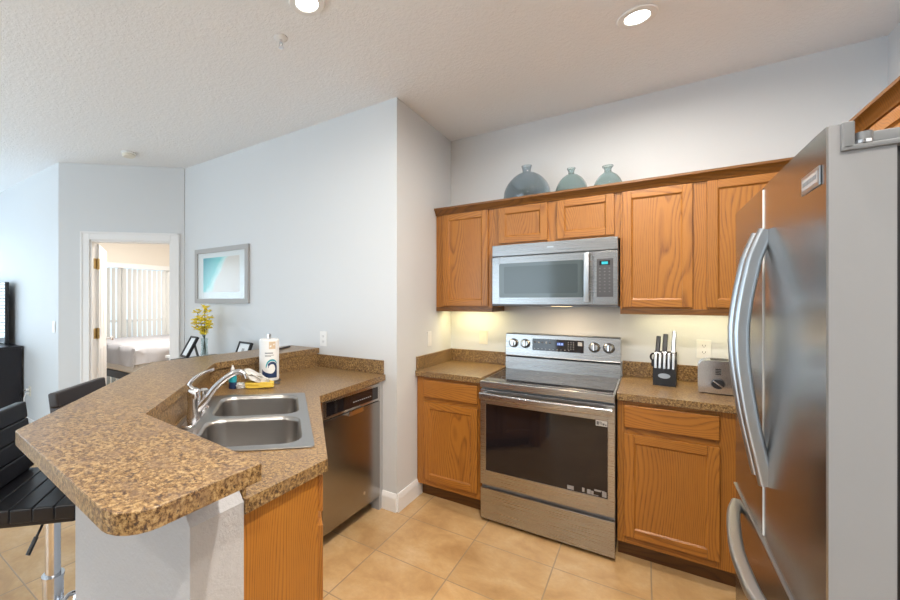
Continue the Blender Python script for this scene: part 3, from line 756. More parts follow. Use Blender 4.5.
# ------------------------------------------------------------------ refrigerator (doors face -x)
fr = thing('refrigerator', 'stainless french-door refrigerator with bottom freezer', 'refrigerator', (.252, 1.055, 0))
FW, SEAM, DZ, FH = .880, .462, .842, 1.778
MB().box(.088, .775, .004, FW-.004, .03, 1.765, .004).build('case', M_GREY, fr)
MB().box(.080, .0875, .012, FW-.012, .06, 1.76).build('gasket', M_BLACK, fr)
for x in (.14, .70):
    for y in (.06, FW-.06): MB().cyl((x, y, 0), (x, y, .03), .022).build('foot', M_BLACK, fr)
def fdoor(y0, y1, z0, z1):
    mb = MB()
    # slightly crowned steel skin wrapping a grey door body
    zt = z1-.022 if z1 > 1.5 else z1
    mb.prism([(.0045, z0), (.079, z0), (.079, zt), (.034, zt), (.034, z1), (.0045, z1)], -y1, -y0, mat=1, M=Matrix.Rotation(R(90), 4, 'X'))
    n = 8; rings = []
    for k in range(n+1):
        y = y0+.0005+(y1-y0-.001)*k/n; e = abs(2*k/n-1); x = .0006*e*e
        rings.append((x, y))
    prof = [(.0050, y0+.0005)]+[(.003, y0+.0005)]+[(x+(.0012 if i in (0, len(rings)-1) else 0), y) for i, (x, y) in enumerate(rings)]+[(.003, y1-.0005), (.0050, y1-.0005)]
    loft_mb([[(x, y, z0+.0005) for x, y in prof], [(x, y, z1-.0005) for x, y in prof]], mb)
    return mb
dn = fdoor(0, SEAM-.003, DZ+.004, FH).build('door', [ST_V, M_FRIDGE], fr)
df = fdoor(SEAM+.003, FW, DZ+.004, FH).build('door', [ST_V, M_FRIDGE], fr)
dr = fdoor(0, FW, .10, DZ-.006).build('freezer_drawer', [ST_V, M_FRIDGE], fr)
MB().box(.03, .09, .02, FW-.02, .012, .095).build('toe_grille', M_DGREY, fr)
MB().box(-.0004, .078, SEAM-.0027, SEAM+.0027, DZ+.01, FH-.008).build('centre_seal', plain('pale_seal', (.72, .71, .69, 1), .6), fr)
MB().box(-.004, .070, .002, FW-.002, DZ-.0055, DZ+.0015, .001).build('drawer_trim', M_HANDLE, fr)
hsec = rrect(-.0125, .0125, -.016, .016, .009, 4)
for d_, yy in ((dn, .418), (df, .505)):
    zs = [1.0, 1.063, 1.18, 1.30, 1.385, 1.438, 1.491, 1.543, 1.595, 1.658]; xs = [.0, -.011, -.031, -.045, -.048, -.045, -.039, -.031, -.021, .0]
    pts = spline([(x, yy, z) for x, z in zip(xs, zs)], 6)
    mb = MB(); mb.sweep(pts, [(a, b) for a, b in hsec], up=(1, 0, 0)); mb.build('handle', M_HANDLE, d_, smooth=50)
ys = [.830, .74, .625, .46, .33, .243, .13, .06]; xs = [.0, -.021, -.036, -.050, -.050, -.045, -.021, 0]
pts = spline([(x, y, .790) for x, y in zip(xs, ys)], 6)
mb = MB(); mb.sweep(pts, [(b, a) for a, b in hsec], up=(0, 0, 1)); mb.build('handle', M_HANDLE, dr, smooth=50)
mb = MB(); mb.box(-.0018, .001, .022, .125, 1.683, 1.718, .001); bd = mb.build('badge', M_HANDLE, dn)
mb = MB(); mb.box(-.0023, -.0018, .030, .117, 1.690, 1.711); bp = mb.build('badge_plate', plain('badge_plate', (.42, .43, .45, 1), .4, .3), dn)
mb = MB()
for k in range(9): mb.box(-.0027, -.0023, .036+k*.0088, .0415+k*.0088, 1.697, 1.705)
mb.build('badge_lettering', M_INK, dn)
# hinge covers over the near and far doors
for yy, sg in ((0, 1), (FW, -1)):
    mb = MB()
    a, b = (-.008, .045) if sg == 1 else (FW-.045, FW+.008)
    mb.box(.018, .033, a, b, FH-.046, FH+.0015, .003)
    mb.box(.018, .34, a, b, FH-.048, FH-.039, .002)
    c0, c1 = (a+.006, b) if sg == 1 else (a, b-.006)
    mb.box(.033, .34, c0, c1, FH-.040, FH-.020, .003)
    hg = mb.build('hinge_cover', M_HINGE, fr)
    yc = a+.0105 if sg == 1 else b-.0105
    mb = MB(); mb.cyl((.044, yc, FH-.033), (.044, yc, FH-.0195), .0105); mb.build('hinge_barrel', M_HINGE, hg)
    mb = MB(); mb.cyl((.044, yc, FH-.0385), (.044, yc, FH-.033), .0115); mb.build('hinge_washer', M_CHROME, hg)

# ------------------------------------------------------------------ vases on top of the wall cabinets
def vase(label, x, y, prof, m):
    inner = [(max(r-.004, .0), z+(.006 if i == 0 else 0)) for i, (r, z) in enumerate(prof)]
    mb = MB(); pr = prof+list(reversed(inner)); mb.lathe(pr, seg=48)
    o = mb.build('glass_vase', m, None, smooth=60); o.location = (x, y, 2.1852); return tag(o, label, 'vase', 'glass vases above the cabinets')
def prof(R_, H_, sh, neck, lip):
    pts = [(0, 0), (R_*.80, 0), (R_*.90, .010*R_/.1)]
    z0 = .30*sh
    for k in range(1, 17):
        z = .05*sh+(sh-.05*sh)*k/16
        q = (z-z0)/(sh*1.02-z0) if z > z0 else (z0-z)/(z0*1.9)
        r = R_*max(0, 1-q*q)**.62
        if z > z0 and r < neck*1.25: break
        pts.append((r, z))
    z1 = pts[-1][1]+.004
    pts += [(neck*1.02, z1+.004), (neck*.92, z1+.30*(H_-z1)), (neck, z1+.55*(H_-z1)), (lip*.9, z1+.82*(H_-z1)), (lip, H_-.004), (lip*.95, H_)]
    return pts
vase('largest smoky blue glass vase above the microwave cabinet, left of the two small ones', -.733, 3.27, prof(.165, .315, .268, .030, .037), M_VASE1)
vase('small squat green glass vase, middle of the three on the cabinets', -.433, 3.27, prof(.104, .240, .200, .020, .028), M_VASE2)
vase('small round green glass vase with wide lip, rightmost on the cabinets', -.211, 3.27, prof(.088, .214, .172, .022, .035), M_VASE2)

# ------------------------------------------------------------------ knife block
kb = thing('knife_block', 'black knife block with five steak knives, beside the range', 'knife block', (.095, 3.19, ZT), R(-6))
mb = MB()
loft_mb([[(x, y, z) for y, z in ((-.045, 0), (-.045, .105), (-.02, .115), (-.02, .165), (.065, .205), (.085, .18), (.085, 0))] for x in (-.056, .056)], mb)
bb = mb.build('block', M_BLACK, kb)
MB().lathe([(0, 0), (.030, 0), (.030, .002), (0, .002)], (0, 0, 0), 28, M=Matrix.Translation((0, -.0452, .062)) @ Matrix.Rotation(R(90), 4, 'X') @ Matrix.Diagonal((1, .52, 1, 1))).build('oval_badge', M_HANDLE, bb)
for k in range(5):
    x = -.044+k*.022
    kn = MB().box(-.0075, .0075, -.006, .006, 0, .100, .004).build('steak_knife', M_HANDLE, kb)
    kn.location = (x, -.036, .103); kn.rotation_euler = (R(-14), 0, 0)
    MB().box(-.0078, .0078, -.0064, .0064, .088, .101, .003).build('end_cap', M_CHROME, kn)
for x, y, z, h, w, m, cap in ((-.038, .012, .190, .115, .0115, M_BLACK, 1), (-.004, .026, .194, .125, .0125, M_BLACK, 1), (.038, .040, .196, .142, .011, M_HANDLE, 0)):
    kn = MB().box(-w, w, -.008, .008, 0, h, .005, seg=3).build('chef_knife', m, kb)
    kn.location = (x, y, z); kn.rotation_euler = (R(-16), R(2), 0)
    MB().box(-w-.0003, w+.0003, -.0083, .0083, .0, .010, .002).build('bolster', M_CHROME, kn)
sc2 = MB()
sc2.tube([(.014*math.cos(2*math.pi*k/16)-.062, .045, .165+.022*math.sin(2*math.pi*k/16)) for k in range(16)], .0055, 8, up=(0, 1, 0), closed=True).box(-.072, -.056, .034, .05, .105, .150, .003)
sc2.build('shears', M_BLACK, kb)

# ------------------------------------------------------------------ toaster
tt = thing('toaster', 'two-slice stainless toaster beside the refrigerator', 'toaster', (.385, 3.10, ZT), R(-4))
mb = MB(); pr = [(-.135, .012), (.135, .012)]
body = round_poly([(-.136, .012), (.136, .012), (.136, .185), (-.136, .185)], [.006, .006, .045, .045], 7)
loft_mb([[(x, y, z) for x, z in body] for y in (-.078, .078)], mb); tb = mb.build('shell', M_HANDLE, tt, smooth=45)
ring = round_poly([(-.140, .006), (.140, .006), (.140, .189), (-.140, .189)], [.006, .006, .047, .047], 7)
for y in (-.080, .066):
    mb = MB(); loft_mb([[(x, y, z) for x, z in ring], [(x, y+.014, z) for x, z in ring]], mb); mb.build('end_frame', M_CHROME, tt, smooth=45)
MB().box(-.125, .125, -.07, .07, 0, .013, .004).build('base', M_BLACK, tt)
for y in (-.030, .032):
    MB().box(-.085, .075, y-.014, y+.014, .178, .1895, .002).build('slot', M_BLACK, tt)
T = Matrix.Translation((-.055, -.0805, .062)) @ Matrix.Rotation(R(90), 4, 'X')
kn = MB().lathe([(0, 0), (.030, 0), (.030, .004), (.026, .018), (0, .020)], seg=28, M=T).build('browning_knob', M_BLACK, tt)
MB().box(-.0035, .0035, -.026, .026, .018, .0225, .001, M=T @ Matrix.Rotation(R(50), 4, 'Z')).build('pointer', M_CHROME, kn)
mb = MB()
for k in range(4): mb.box(-.066, -.042, -.0815, -.0803, .112+k*.009, .117+k*.009)
mb.build('button_row', M_BLACK, tt)
MB().box(.040, .047, -.0815, -.0803, .05, .150).build('lever_slot', M_BLACK, tt)
MB().box(.020, .067, -.098, -.081, .122, .136, .004).build('lever', M_BLACK, tt)

# ------------------------------------------------------------------ wall plates
def plate(name, label, cat, loc, rz, kind, m, h=.118, w=.072):
    t = thing(name, label, cat, loc, rz)
    MB().box(-w/2, w/2, -.006, -.0005, -h/2, h/2, .0025).build('cover_plate', m, t)
    if kind == 'outlet':
        for z in (-.021, .021):
            o = MB().prism(rrect(-.017, .017, -.014, .014, .008, 4), .006, .0078, M=Matrix.Translation((0, 0, z)) @ Matrix.Rotation(R(90), 4, 'X')).build('socket', m, t)
            MB().box(-.0085, -.006, -.0085, -.0077, z-.004, z+.006).box(.006, .0085, -.0085, -.0077, z-.004, z+.006).cyl((0, -.0085, z-.008), (0, -.0077, z-.008), .0025, seg=10).build('slots', M_DGREY, o)
    else:
        MB().box(-.0165, .0165, -.0085, -.006, -.033, .033, .002).build('rocker', m, t)
    return t
plate('wall_outlet', 'white outlet on the pale wall just above the bar end', 'outlet', (-2.075, PY, 1.176), 0, 'outlet', M_WHITEPL)
plate('light_switch', 'white rocker switch on the short wall by the corner worktop', 'switch', (SX, 3.00, 1.172), R(90), 'switch', M_WHITEPL)
plate('wall_outlet', 'almond wall plate on the back wall left of the range', 'outlet', (-1.118, BY, 1.168), 0, 'switch', M_ALMOND)
plate('wall_outlet', 'white outlet behind the toaster', 'outlet', (.302, BY, 1.166), 0, 'outlet', M_WHITEPL)
plate('light_switch', 'white light switch on the bright television wall', 'switch', (-5.0, 1.605, 1.205), 0, 'switch', M_WHITEPL)
op = plate('wall_outlet', 'outlet low on the television wall with two plugged cords', 'outlet', (-5.73, 1.605, .44), 0, 'outlet', M_ALMOND)

# ------------------------------------------------------------------ beach print
fp = thing('framed_print', 'grey framed aerial beach print on the pale wall', 'picture', (-3.377, PY, 1.728))
mb = MB(); w2, h2 = .418, .275
for a, b, c, d in ((-w2, w2, h2-.045, h2), (-w2, w2, -h2, -h2+.045), (-w2, -w2+.045, -h2+.045, h2-.045), (w2-.045, w2, -h2+.045, h2-.045)): mb.box(a, b, -.028, -.001, c, d, .002)
mb.build('frame', plain('grey_wood_frame', (.38, .375, .37, 1), .55), fp)
MB().box(-w2+.044, w2-.044, -.014, -.004, -h2+.044, h2-.044).build('mat_board', M_MAT, fp)
m = Mat('beach_print'); tc = m.n('ShaderNodeTexCoord'); sx = m.n('ShaderNodeSeparateXYZ'); m.l(tc.outputs['Object'], sx.inputs[0])
nz = m.n('ShaderNodeTexNoise', i_Scale=9.0, i_Detail=4.0); m.l(tc.outputs['Object'], nz.inputs['Vector'])
ad = m.n('ShaderNodeMath', operation='MULTIPLY_ADD'); m.l(sx.outputs[2], ad.inputs[0]); ad.inputs[1].default_value = -.75; m.l(sx.outputs[0], ad.inputs[2])
a2 = m.n('ShaderNodeMath', operation='MULTIPLY_ADD'); m.l(nz.outputs[0], a2.inputs[0]); a2.inputs[1].default_value = .14; m.l(ad.outputs[0], a2.inputs[2])
mr = m.n('ShaderNodeMapRange'); mr.inputs[1].default_value = -.30; mr.inputs[2].default_value = .45; m.l(a2.outputs[0], mr.inputs[0])
c = m.ramp(mr.outputs[0], [(0, srgb(70, 160, 175)), (.30, srgb(120, 205, 205)), (.42, srgb(205, 232, 228)), (.47, srgb(222, 214, 205)), (1, srgb(216, 204, 196))])
m.l(c, m.b.inputs['Base Color']); m.set(Roughness=.5)
MB().box(-.285, .285, -.0150, -.0142, -.165, .180).build('print', m.m, fp)
MB().box(-w2+.045, w2-.045, -.0190, -.0175, -h2+.045, h2-.045).build('glazing', glass('picture_glass', (.97, .98, .98, 1), .18), fp)

# ------------------------------------------------------------------ paper towel, soap, sponge pack, pen
pt = thing('paper_towel_roll', 'white paper towel roll with navy and teal wave print on the worktop', 'paper towel', (-2.000, 1.835, ZT))
RR = .064
MB().lathe([(0, .008), (RR-.006, .008), (RR, .014), (RR, .268), (RR-.006, .275), (.020, .275), (.020, .270)], seg=48).build('roll', M_PAPER, pt, smooth=50)
MB().cyl((0, 0, 0), (0, 0, .285), .006).lathe([(0, .272), (.010, .272), (.010, .288), (.0135, .291), (.0135, .308), (0, .311)], seg=20).build('holder_post', M_CHROME, pt)
mb = MB(); mb.tube([(.072*math.cos(2*math.pi*k/40), .072*math.sin(2*math.pi*k/40), .0045) for k in range(40)], .004, 8, closed=True); mb.box(-.072, .072, -.004, .004, .002, .007)
mb.build('holder_base', M_DGREY, pt)
# print on the wrapper: mapped on the cylinder, u = horizontal metres along the surface, centred on the side facing the sink
PH = math.atan2(-1.835, 2.0)+R(2)
def wrap(poly, name, mtl, off):
    t = bmesh.new(); vs = [t.verts.new((u, v, 0)) for u, v in poly]; es = [t.edges.new((vs[i], vs[(i+1) % len(vs)])) for i in range(len(vs))]
    bmesh.ops.triangle_fill(t, edges=es, use_beauty=True)
    for _ in range(3):
        long = [e for e in t.edges if e.calc_length() > .010]
        if long: bmesh.ops.subdivide_edges(t, edges=long, cuts=1)
    bmesh.ops.triangulate(t, faces=t.faces)
    for v in t.verts:
        a = PH+v.co.x/RR; r = RR+off; z = v.co.y; v.co = Vector((r*math.cos(a), r*math.sin(a), z))
    mb = MB(); mb._merge(t); o = mb.build(name, mtl, pt); return o
def arc(cx, cy, rx, ry, a0, a1, n=14): return [(cx+rx*math.cos(R(a0+(a1-a0)*k/n)), cy+ry*math.sin(R(a0+(a1-a0)*k/n))) for k in range(n+1)]
def poly_arc(cx, cy, rx, ry, a0, a1, n=12): return arc(cx, cy, rx, ry, a0, a1, n)
# breaking wave: a dark swell rising at the right and curling over to the left, with a teal crest
navy = [(-.050, .030), (.052, .030), (.052, .100)]+arc(.018, .098, .034, .036, 0, 150, 12)+arc(.012, .100, .020, .022, 165, 200, 4)+arc(.016, .097, .020, .021, 150, 20, 8)+arc(.008, .088, .030, .030, 20, -110, 12)+[(-.020, .064), (-.036, .072), (-.050, .086)]
wrap(navy, 'navy_wave', M_NAVY, .0006)
teal = arc(.016, .100, .040, .050, 25, 190, 16)+list(reversed(arc(.018, .100, .035, .038, 25, 175, 14)))
wrap(teal, 'teal_crest', M_TEAL, .0009)
for k, (v0, v1, u0, u1) in enumerate([(.186, .192, -.030, .022), (.174, .177, -.030, .030), (.166, .169, -.030, .010)]):
    wrap([(u0, v0), (u1, v0), (u1, v1), (u0, v1)], 'text_line', M_INK, .0006)
wrap([(-.004, .215), (.040, .215), (.040, .262), (-.004, .262)], 'tan_tab', plain('tan_tab', (.62, .48, .33, 1), .6), .0006)

ds = thing('dish_soap_bottle', 'small navy and teal soap bottle with white cap behind the sink', 'bottle', (-2.004, 1.548, ZT))
MB().lathe([(0, 0), (.026, 0), (.028, .006), (.028, .07), (.024, .092), (.013, .105), (0, .105)], seg=28, M=Matrix.Diagonal((1, .72, 1, 1))).build('bottle', M_NAVY, ds, smooth=50)
MB().lathe([(.0285, .040), (.0285, .068), (.0255, .086)], seg=28, M=Matrix.Diagonal((1, .72, 1, 1))).build('label', M_TEAL, ds)
MB().lathe([(0, .104), (.011, .104), (.011, .122), (.006, .126), (.005, .138), (0, .138)], seg=20).build('cap', M_WHITEPL, ds)
# crumpled pack of sponges
def crumple(name, m, parent, sx, sy, sz, amp, seed, loc=(0, 0, 0), rot=(0, 0, 0)):
    t = bmesh.new(); bmesh.ops.create_cube(t, size=1); bmesh.ops.subdivide_edges(t, edges=t.edges, cuts=5, use_grid_fill=True)
    rnd = random.Random(seed)
    for v in t.verts:
        p = v.co.copy(); k = 1-.25*(abs(p.x)*2)**4*(.6)
        v.co = Vector((p.x*sx, p.y*sy*k, (p.z+.5)*sz*k))+Vector((rnd.uniform(-1, 1), rnd.uniform(-1, 1), rnd.uniform(0, 1)))*amp
    mb = MB(); mb._merge(t); o = mb.build(name, m, parent, smooth=25); o.location = loc; o.rotation_euler = rot; return o
sp_ = thing('sponge_pack', 'crumpled yellow and white sponge pack between soap bottle and paper towel', 'sponge pack', (-1.905, 1.655, ZT), R(42))
M_YEL = plain('yellow_sponge', (.72, .50, .06, 1), .6)
crumple('sponge', M_YEL, sp_, .165, .085, .030, .003, 2, (.012, 0, .004))
crumple('wrapper', plain('clear_wrapper', (.66, .65, .62, 1), .25), sp_, .15, .085, .045, .012, 5, (-.022, .004, .037), (0, R(26), R(8)))
crumple('printed_flap', plain('brown_print', (.26, .17, .14, 1), .4), sp_, .06, .05, .010, .006, 8, (-.050, .0, .078), (0, R(30), R(-10)))
crumple('wrapper_top', plain('pale_wrapper', (.58, .58, .56, 1), .25), sp_, .05, .045, .016, .010, 12, (.015, -.005, .046), (0, R(24), R(20)))
crumple('wrapper_end', plain('white_wrapper', (.74, .74, .73, 1), .3), sp_, .045, .05, .026, .009, 9, (-.100, -.014, .0), (0, 0, R(20)))
cl = MB(); cl.tube([(.02*math.cos(2*math.pi*k/24), .011*math.sin(2*math.pi*k/24), .004) for k in range(24)], .0035, 8, closed=True)
o = cl.build('wire_loop', M_DGREY); o.location = (-1.893, 1.80, ZT+.0002); o.rotation_euler = (0, 0, R(40)); tag(o, 'small dark wire loop on the worktop at the foot of the paper towel', 'wire')
pn = thing('pen', 'dark pen lying on the bar top behind the paper towel', 'pen', (-2.305, 2.27, 1.1004), R(110))
MB().cyl((-.12, 0, .007), (.10, 0, .007), .0065, seg=14).build('barrel', M_BLACK, pn); MB().cyl((.10, 0, .007), (.125, 0, .007), .0065, .002, seg=14).build('tip', M_DGREY, pn)

# ------------------------------------------------------------------ console behind the bar with frames and flowers
ct_ = thing('console_table', 'black console table against the pale wall behind the bar', 'table', (-3.08, 2.245, 0))
MB().box(-.385, .385, -.25, .22, .915, .952, .004).build('top', M_DARKWOOD, ct_)
for x in (-.355, .355):
    for y in (-.22, .19): MB().box(x-.022, x+.022, y-.022, y+.022, 0, .915, .003).build('leg', M_DARKWOOD, ct_)
MB().box(-.33, .33, -.21, .18, .86, .915).build('apron', M_DARKWOOD, ct_)
def photo_frame(label, x, y, w, h, rz, lean):
    t = thing('photo_frame', label, 'photo frame', (x, y, .9525+.0165*math.sin(R(lean))), rz, 'black photo frames on the console')
    Mx = Matrix.Rotation(R(-lean), 4, 'X'); b = .016
    mb = MB()
    for a0, a1, c0, c1 in ((-w/2, w/2, 0, b), (-w/2, w/2, h-b, h), (-w/2, -w/2+b, b, h-b), (w/2-b, w/2, b, h-b)): mb.box(a0, a1, -.012, .016, c0, c1, .002, M=Mx)
    mb.build('frame', M_BLACK, t)
    MB().box(-w/2+b-.001, w/2-b+.001, -.002, .012, b-.001, h-b+.001, M=Mx).build('picture', M_MAT, t)
    MB().box(-.02, .02, 0, .006, 0, h*.7, M=Matrix.Translation((0, math.sin(R(lean))*h*.8+.045, 0)) @ Matrix.Rotation(R(16), 4, 'X')).build('easel', M_BLACK, t)
    return t
f1 = photo_frame('upright black photo frame leaning at the left end of the console', -3.42, 2.10, .135, .21, R(-8), 30)
f2 = photo_frame('black photo frame with a small sketch, right of the flower vase', -2.90, 2.32, .20, .16, R(-8), 22)
mb = MB(); mb.box(-.02, .02, -.0035, -.0022, .06, .10, M=Matrix.Rotation(R(-20), 4, 'X')).box(-.035, .01, -.0035, -.0022, .05, .06, M=Matrix.Rotation(R(-20), 4, 'X')); mb.build('sketch', M_GREY, f2)
fv = thing('flower_vase', 'clear glass vase of yellow orchid stems on the console', 'flowers', (-3.40, 2.30, .9525))
MB().lathe([(0, 0), (.036, 0), (.038, .01), (.030, .09), (.034, .17), (.031, .17), (.027, .09), (.034, .012), (0, .012)], seg=28).build('vase', M_CLEAR, fv, smooth=50)
M_STEM = plain('stem_green', (.06, .09, .04, 1), .5); M_PET = plain('yellow_petal', (.83, .66, .04, 1), .5)
rnd = random.Random(3)
for k in range(5):
    a = 2*math.pi*k/5+.5; tx, ty, tz = .13*math.cos(a), .08*math.sin(a), .33+.04*(k % 3)
    if k == 0: tz = .47; tx = .01; ty = 0
    pts = spline([(-.015*math.cos(a), -.015*math.sin(a), .014), (0, 0, .15), (tx*.5, ty*.5, .15+(tz-.15)*.6), (tx, ty, tz)], 6)
    st = MB().tube(pts, .0028, 6, up=(0, 1, 0)).build('stem', M_STEM, fv)
    mb = MB()
    for j in range(11):
        c = pts[-1-int(j*.95)] if j < 12 else pts[-8]
        c = Vector(c)+Vector((rnd.uniform(-.035, .035), rnd.uniform(-.03, .03), rnd.uniform(-.02, .025)))
        for q in range(5):
            b = 2*math.pi*q/5+rnd.random(); el = rnd.uniform(-.3, .7)
            d = Vector((math.cos(b)*math.cos(el), math.sin(b)*math.cos(el), math.sin(el)))
            Mx = d.to_track_quat('X', 'Z').to_matrix().to_4x4()
            mb.sph(c+d*.017, .022, .013, .004, u=8, v=5, M=Mx)
    mb.build('blossoms', M_PET, st)

# ------------------------------------------------------------------ bar stools
def stool(label, x, y, rz):
    t = thing('bar_stool', label, 'bar stool', (x, y, 0), rz, 'bar stools along the outer side of the bar')
    # local: +x forward (towards the bar), z up
    zs = .74; W2 = .20
    mb = MB(); n = 5
    for k in range(n):          # stitched seat channels
        x0 = -.18+.34*k/n; mb.box(x0, x0+.34/n, -W2, W2, zs-.03, zs+.020, .007, seg=2)
    mb.box(-.178, .158, -W2+.004, W2-.004, zs-.045, zs-.012, .010)
    mb.build('seat', M_LEATHER, t, smooth=50)
    mb = MB(); MBk = Matrix.Translation((-.172, 0, zs+.002)) @ Matrix.Rotation(R(-7), 4, 'Y')
    for k in range(4): mb.box(-.026, .018, -W2, W2, .070*k+.025, .070*(k+1)+.025, .008, M=MBk, seg=2)
    mb.box(-.03, .0, -W2+.004, W2-.004, -.03, .300, .010, M=MBk)
    mb.build('backrest', M_TAUPE if 'second' in label else M_LEATHER, t, smooth=50)
    MB().box(-.10, .10, -.10, .10, zs-.057, zs-.046, .002).box(-.10, -.07, -.09, -.05, zs-.075, zs-.057).box(-.10, -.07, .05, .09, zs-.075, zs-.057).build('seat_plate', M_DGREY, t)
    MB().cyl((0, 0, .36), (0, 0, zs-.057), .026).build('piston', M_CHROME, t)
    MB().cyl((0, 0, .03), (0, 0, .40), .035).cyl((0, 0, .396), (0, 0, .408), .038).build('column', M_CHROME, t)
    MB().lathe([(0, 0), (.205, 0), (.207, .006), (.19, .014), (.06, .030), (.035, .05), (0, .05)], seg=48).build('base', M_CHROME, t, smooth=30)
    pts = [(0, .0, .30), (.0, -.03, .30)]
    mb = MB(); mb.cyl((0, 0, .215), (0, 0, .265), .041); loop = round_poly([(.02, -.02), (.02, .12), (.19, .12), (.19, -.12), (.02, -.12), ], [0, .05, .05, .05, .05])
    mb.tube([(a, b, .24) for a, b in round_poly([(.0, .13), (.160, .13), (.160, -.13), (.0, -.13)], [.03, .05, .05, .03])], .0095, 10, closed=True)
    mb.build('footrest', M_CHROME, t)
    mb = MB(); mb.tube(spline([(.02, -.05, zs-.062), (.02, -.10, zs-.068), (.018, -.135, zs-.092), (.012, -.155, zs-.115)], 5), .0045, 8); mb.tube([(.014, -.148, zs-.106), (.004, -.182, zs-.150)], .0075, 8); mb.build('height_lever', M_BLACK, t)
    return t
stool('nearest black leather bar stool with its seat under the bar corner', -1.88, .60, R(48))
stool('second bar stool along the bar, only its dark backrest showing above the bar top', -2.20, 1.0, R(38))

# ------------------------------------------------------------------ television and stand
tv = thing('television', 'flat television mounted on the bright wall at the left edge', 'television', (-6.85, 1.52, 1.33))
MB().box(-.62, .62, -.02, .02, -.375, .375, .006).build('casing', M_BLACK, tv)
MB().box(-.612, .612, -.0212, -.0204, -.367, .367).build('screen', M_GLASSBLK, tv)
MB().box(-.25, .25, .021, .045, -.15, .15).box(-.06, .06, .045, .0838, -.12, .12).build('wall_bracket', M_DGREY, tv)
ts = thing('television_stand', 'black television cabinet below the television', 'cabinet', (-6.70, 1.37, 0))
MB().box(-.78, .78, -.22, .21, .0, .925, .004).build('carcass', M_DARKWOOD, ts)
MB().box(-.80, .80, -.235, .215, .9255, .95, .003).build('top', M_DARKWOOD, ts)
for x in (-.77, .005): 
    d = MB().box(0, .765, -.236, -.2215, .06, .90, .003).build('door', M_DARKWOOD, ts); d.location = (x, 0, 0)
    kx = .70 if x < 0 else .06
    MB().cyl((kx, -.2365, .55), (kx, -.255, .55), .012).build('knob', M_CHROME, d)
mb = MB()
mb.box(-.014, .014, -.035, -.0088, -.033, -.008, .004); mb.box(-.016, .010, -.04, -.0088, .008, .034, .004)
pl_ = mb.build('plugs', M_WHITEPL, None); pl_.location = (-5.73, 1.605, .44); pl_.rotation_euler = (0, 0, 0); tag(pl_, 'pair of white plugs in the low outlet on the television wall', 'plug')
mb = MB(); mb.tube(spline([(-5.73, 1.565, .42), (-5.70, 1.54, .36), (-5.66, 1.55, .22), (-5.68, 1.56, .05), (-5.80, 1.55, .006), (-5.88, 1.50, .006)], 8), .0045, 8)
tag(mb.build('power_cord', M_WHITEPL), 'white cord hanging from the low outlet to the floor', 'cord')
mb = MB(); mb.tube(spline([(-5.73, 1.565, .46), (-5.79, 1.53, .42), (-5.85, 1.55, .30), (-5.87, 1.56, .15)], 8), .0045, 8)
tag(mb.build('power_cord', M_BLACK), 'dark cord running from the low outlet behind the television cabinet', 'cord')

# ------------------------------------------------------------------ bedroom
bd = thing('bed', 'bed under a pale grey quilted coverlet in the bedroom', 'bed', (-6.06, 3.45, 0))
mq = Mat('quilted_coverlet'); mq.set(Base_Color=(.42, .42, .45, 1), Roughness=.85)
tc = mq.n('ShaderNodeTexCoord'); mp = mq.n('ShaderNodeMapping'); mp.inputs['Rotation'].default_value = (0, 0, R(45)); mq.l(tc.outputs['Object'], mp.inputs[0])
w1 = mq.n('ShaderNodeTexWave', i_Scale=2.2, bands_direction='X'); w2_ = mq.n('ShaderNodeTexWave', i_Scale=2.2, bands_direction='Y'); mq.l(mp.outputs[0], w1.inputs[0]); mq.l(mp.outputs[0], w2_.inputs[0])
mx = mq.n('ShaderNodeMath', operation='MINIMUM'); mq.l(w1.outputs[1], mx.inputs[0]); mq.l(w2_.outputs[1], mx.inputs[1]); mq.bump(mx.outputs[0], .6, .008)
MB().box(-.82, .75, -.82, .9, .50, .86, .06, seg=4).build('mattress', M_PAPER, bd)
mb = MB(); t = bmesh.new(); nx, ny = 34, 34
grid = [[None]*(ny+1) for _ in range(nx+1)]
for i in range(nx+1):
    for j in range(ny+1):
        u = -1.05+2.03*i/nx; v = -1.10+2.1*j/ny
        x, y, z = u, v, .882
        ox = max(0, -.83-u)+max(0, u-.76); oy = max(0, -.83-v)+max(0, v-.91)
        x = min(max(u, -.84-.02), .77+.02); y = min(max(v, -.84-.02), .92+.02)
        drop = max(ox, oy); z -= drop*.95
        fold = .012*math.sin(u*17+v*13)
        if ox > 0: x += (1 if u > 0 else -1)*(.03*ox/.2+fold)
        if oy > 0: y += (1 if v > 0 else -1)*(.03*oy/.2+fold)
        if ox > 0 and oy > 0: x += (1 if u > 0 else -1)*.05; y += (1 if v > 0 else -1)*.05
        grid[i][j] = t.verts.new((x, y, z))
for i in range(nx):
    for j in range(ny): t.faces.new((grid[i][j], grid[i+1][j], grid[i+1][j+1], grid[i][j+1]))
bmesh.ops.recalc_face_normals(t, faces=t.faces)
mb._merge(t); mb.build('coverlet', mq.m, bd, smooth=60)
for x in (-.74, .68):
    for y in (-.76, .84): MB().box(x-.03, x+.03, y-.03, y+.03, 0, .44, .004).build('leg', M_BLACK, bd)
MB().box(-.80, .74, -.80, .88, .40, .50, .004).build('bed_frame', M_BLACK, bd)
ns = thing('nightstand', 'grey nightstand with white top at the bedroom doorway', 'nightstand', (-4.42, 2.80, 0), R(0))
MB().box(-.20, .20, -.18, .18, .02, .80, .004).build('body', M_GREY, ns); MB().box(-.215, .215, -.195, .195, .8005, .83, .003).build('top', M_WHITEPL, ns)
for z in (.30, .56):
    d = MB().box(-.185, .185, -.199, -.181, z-.02, z+.22, .003).build('drawer', M_GREY, ns); MB().cyl((0, -.1995, z+.10), (0, -.215, z+.10), .012).build('knob', M_CHROME, d)

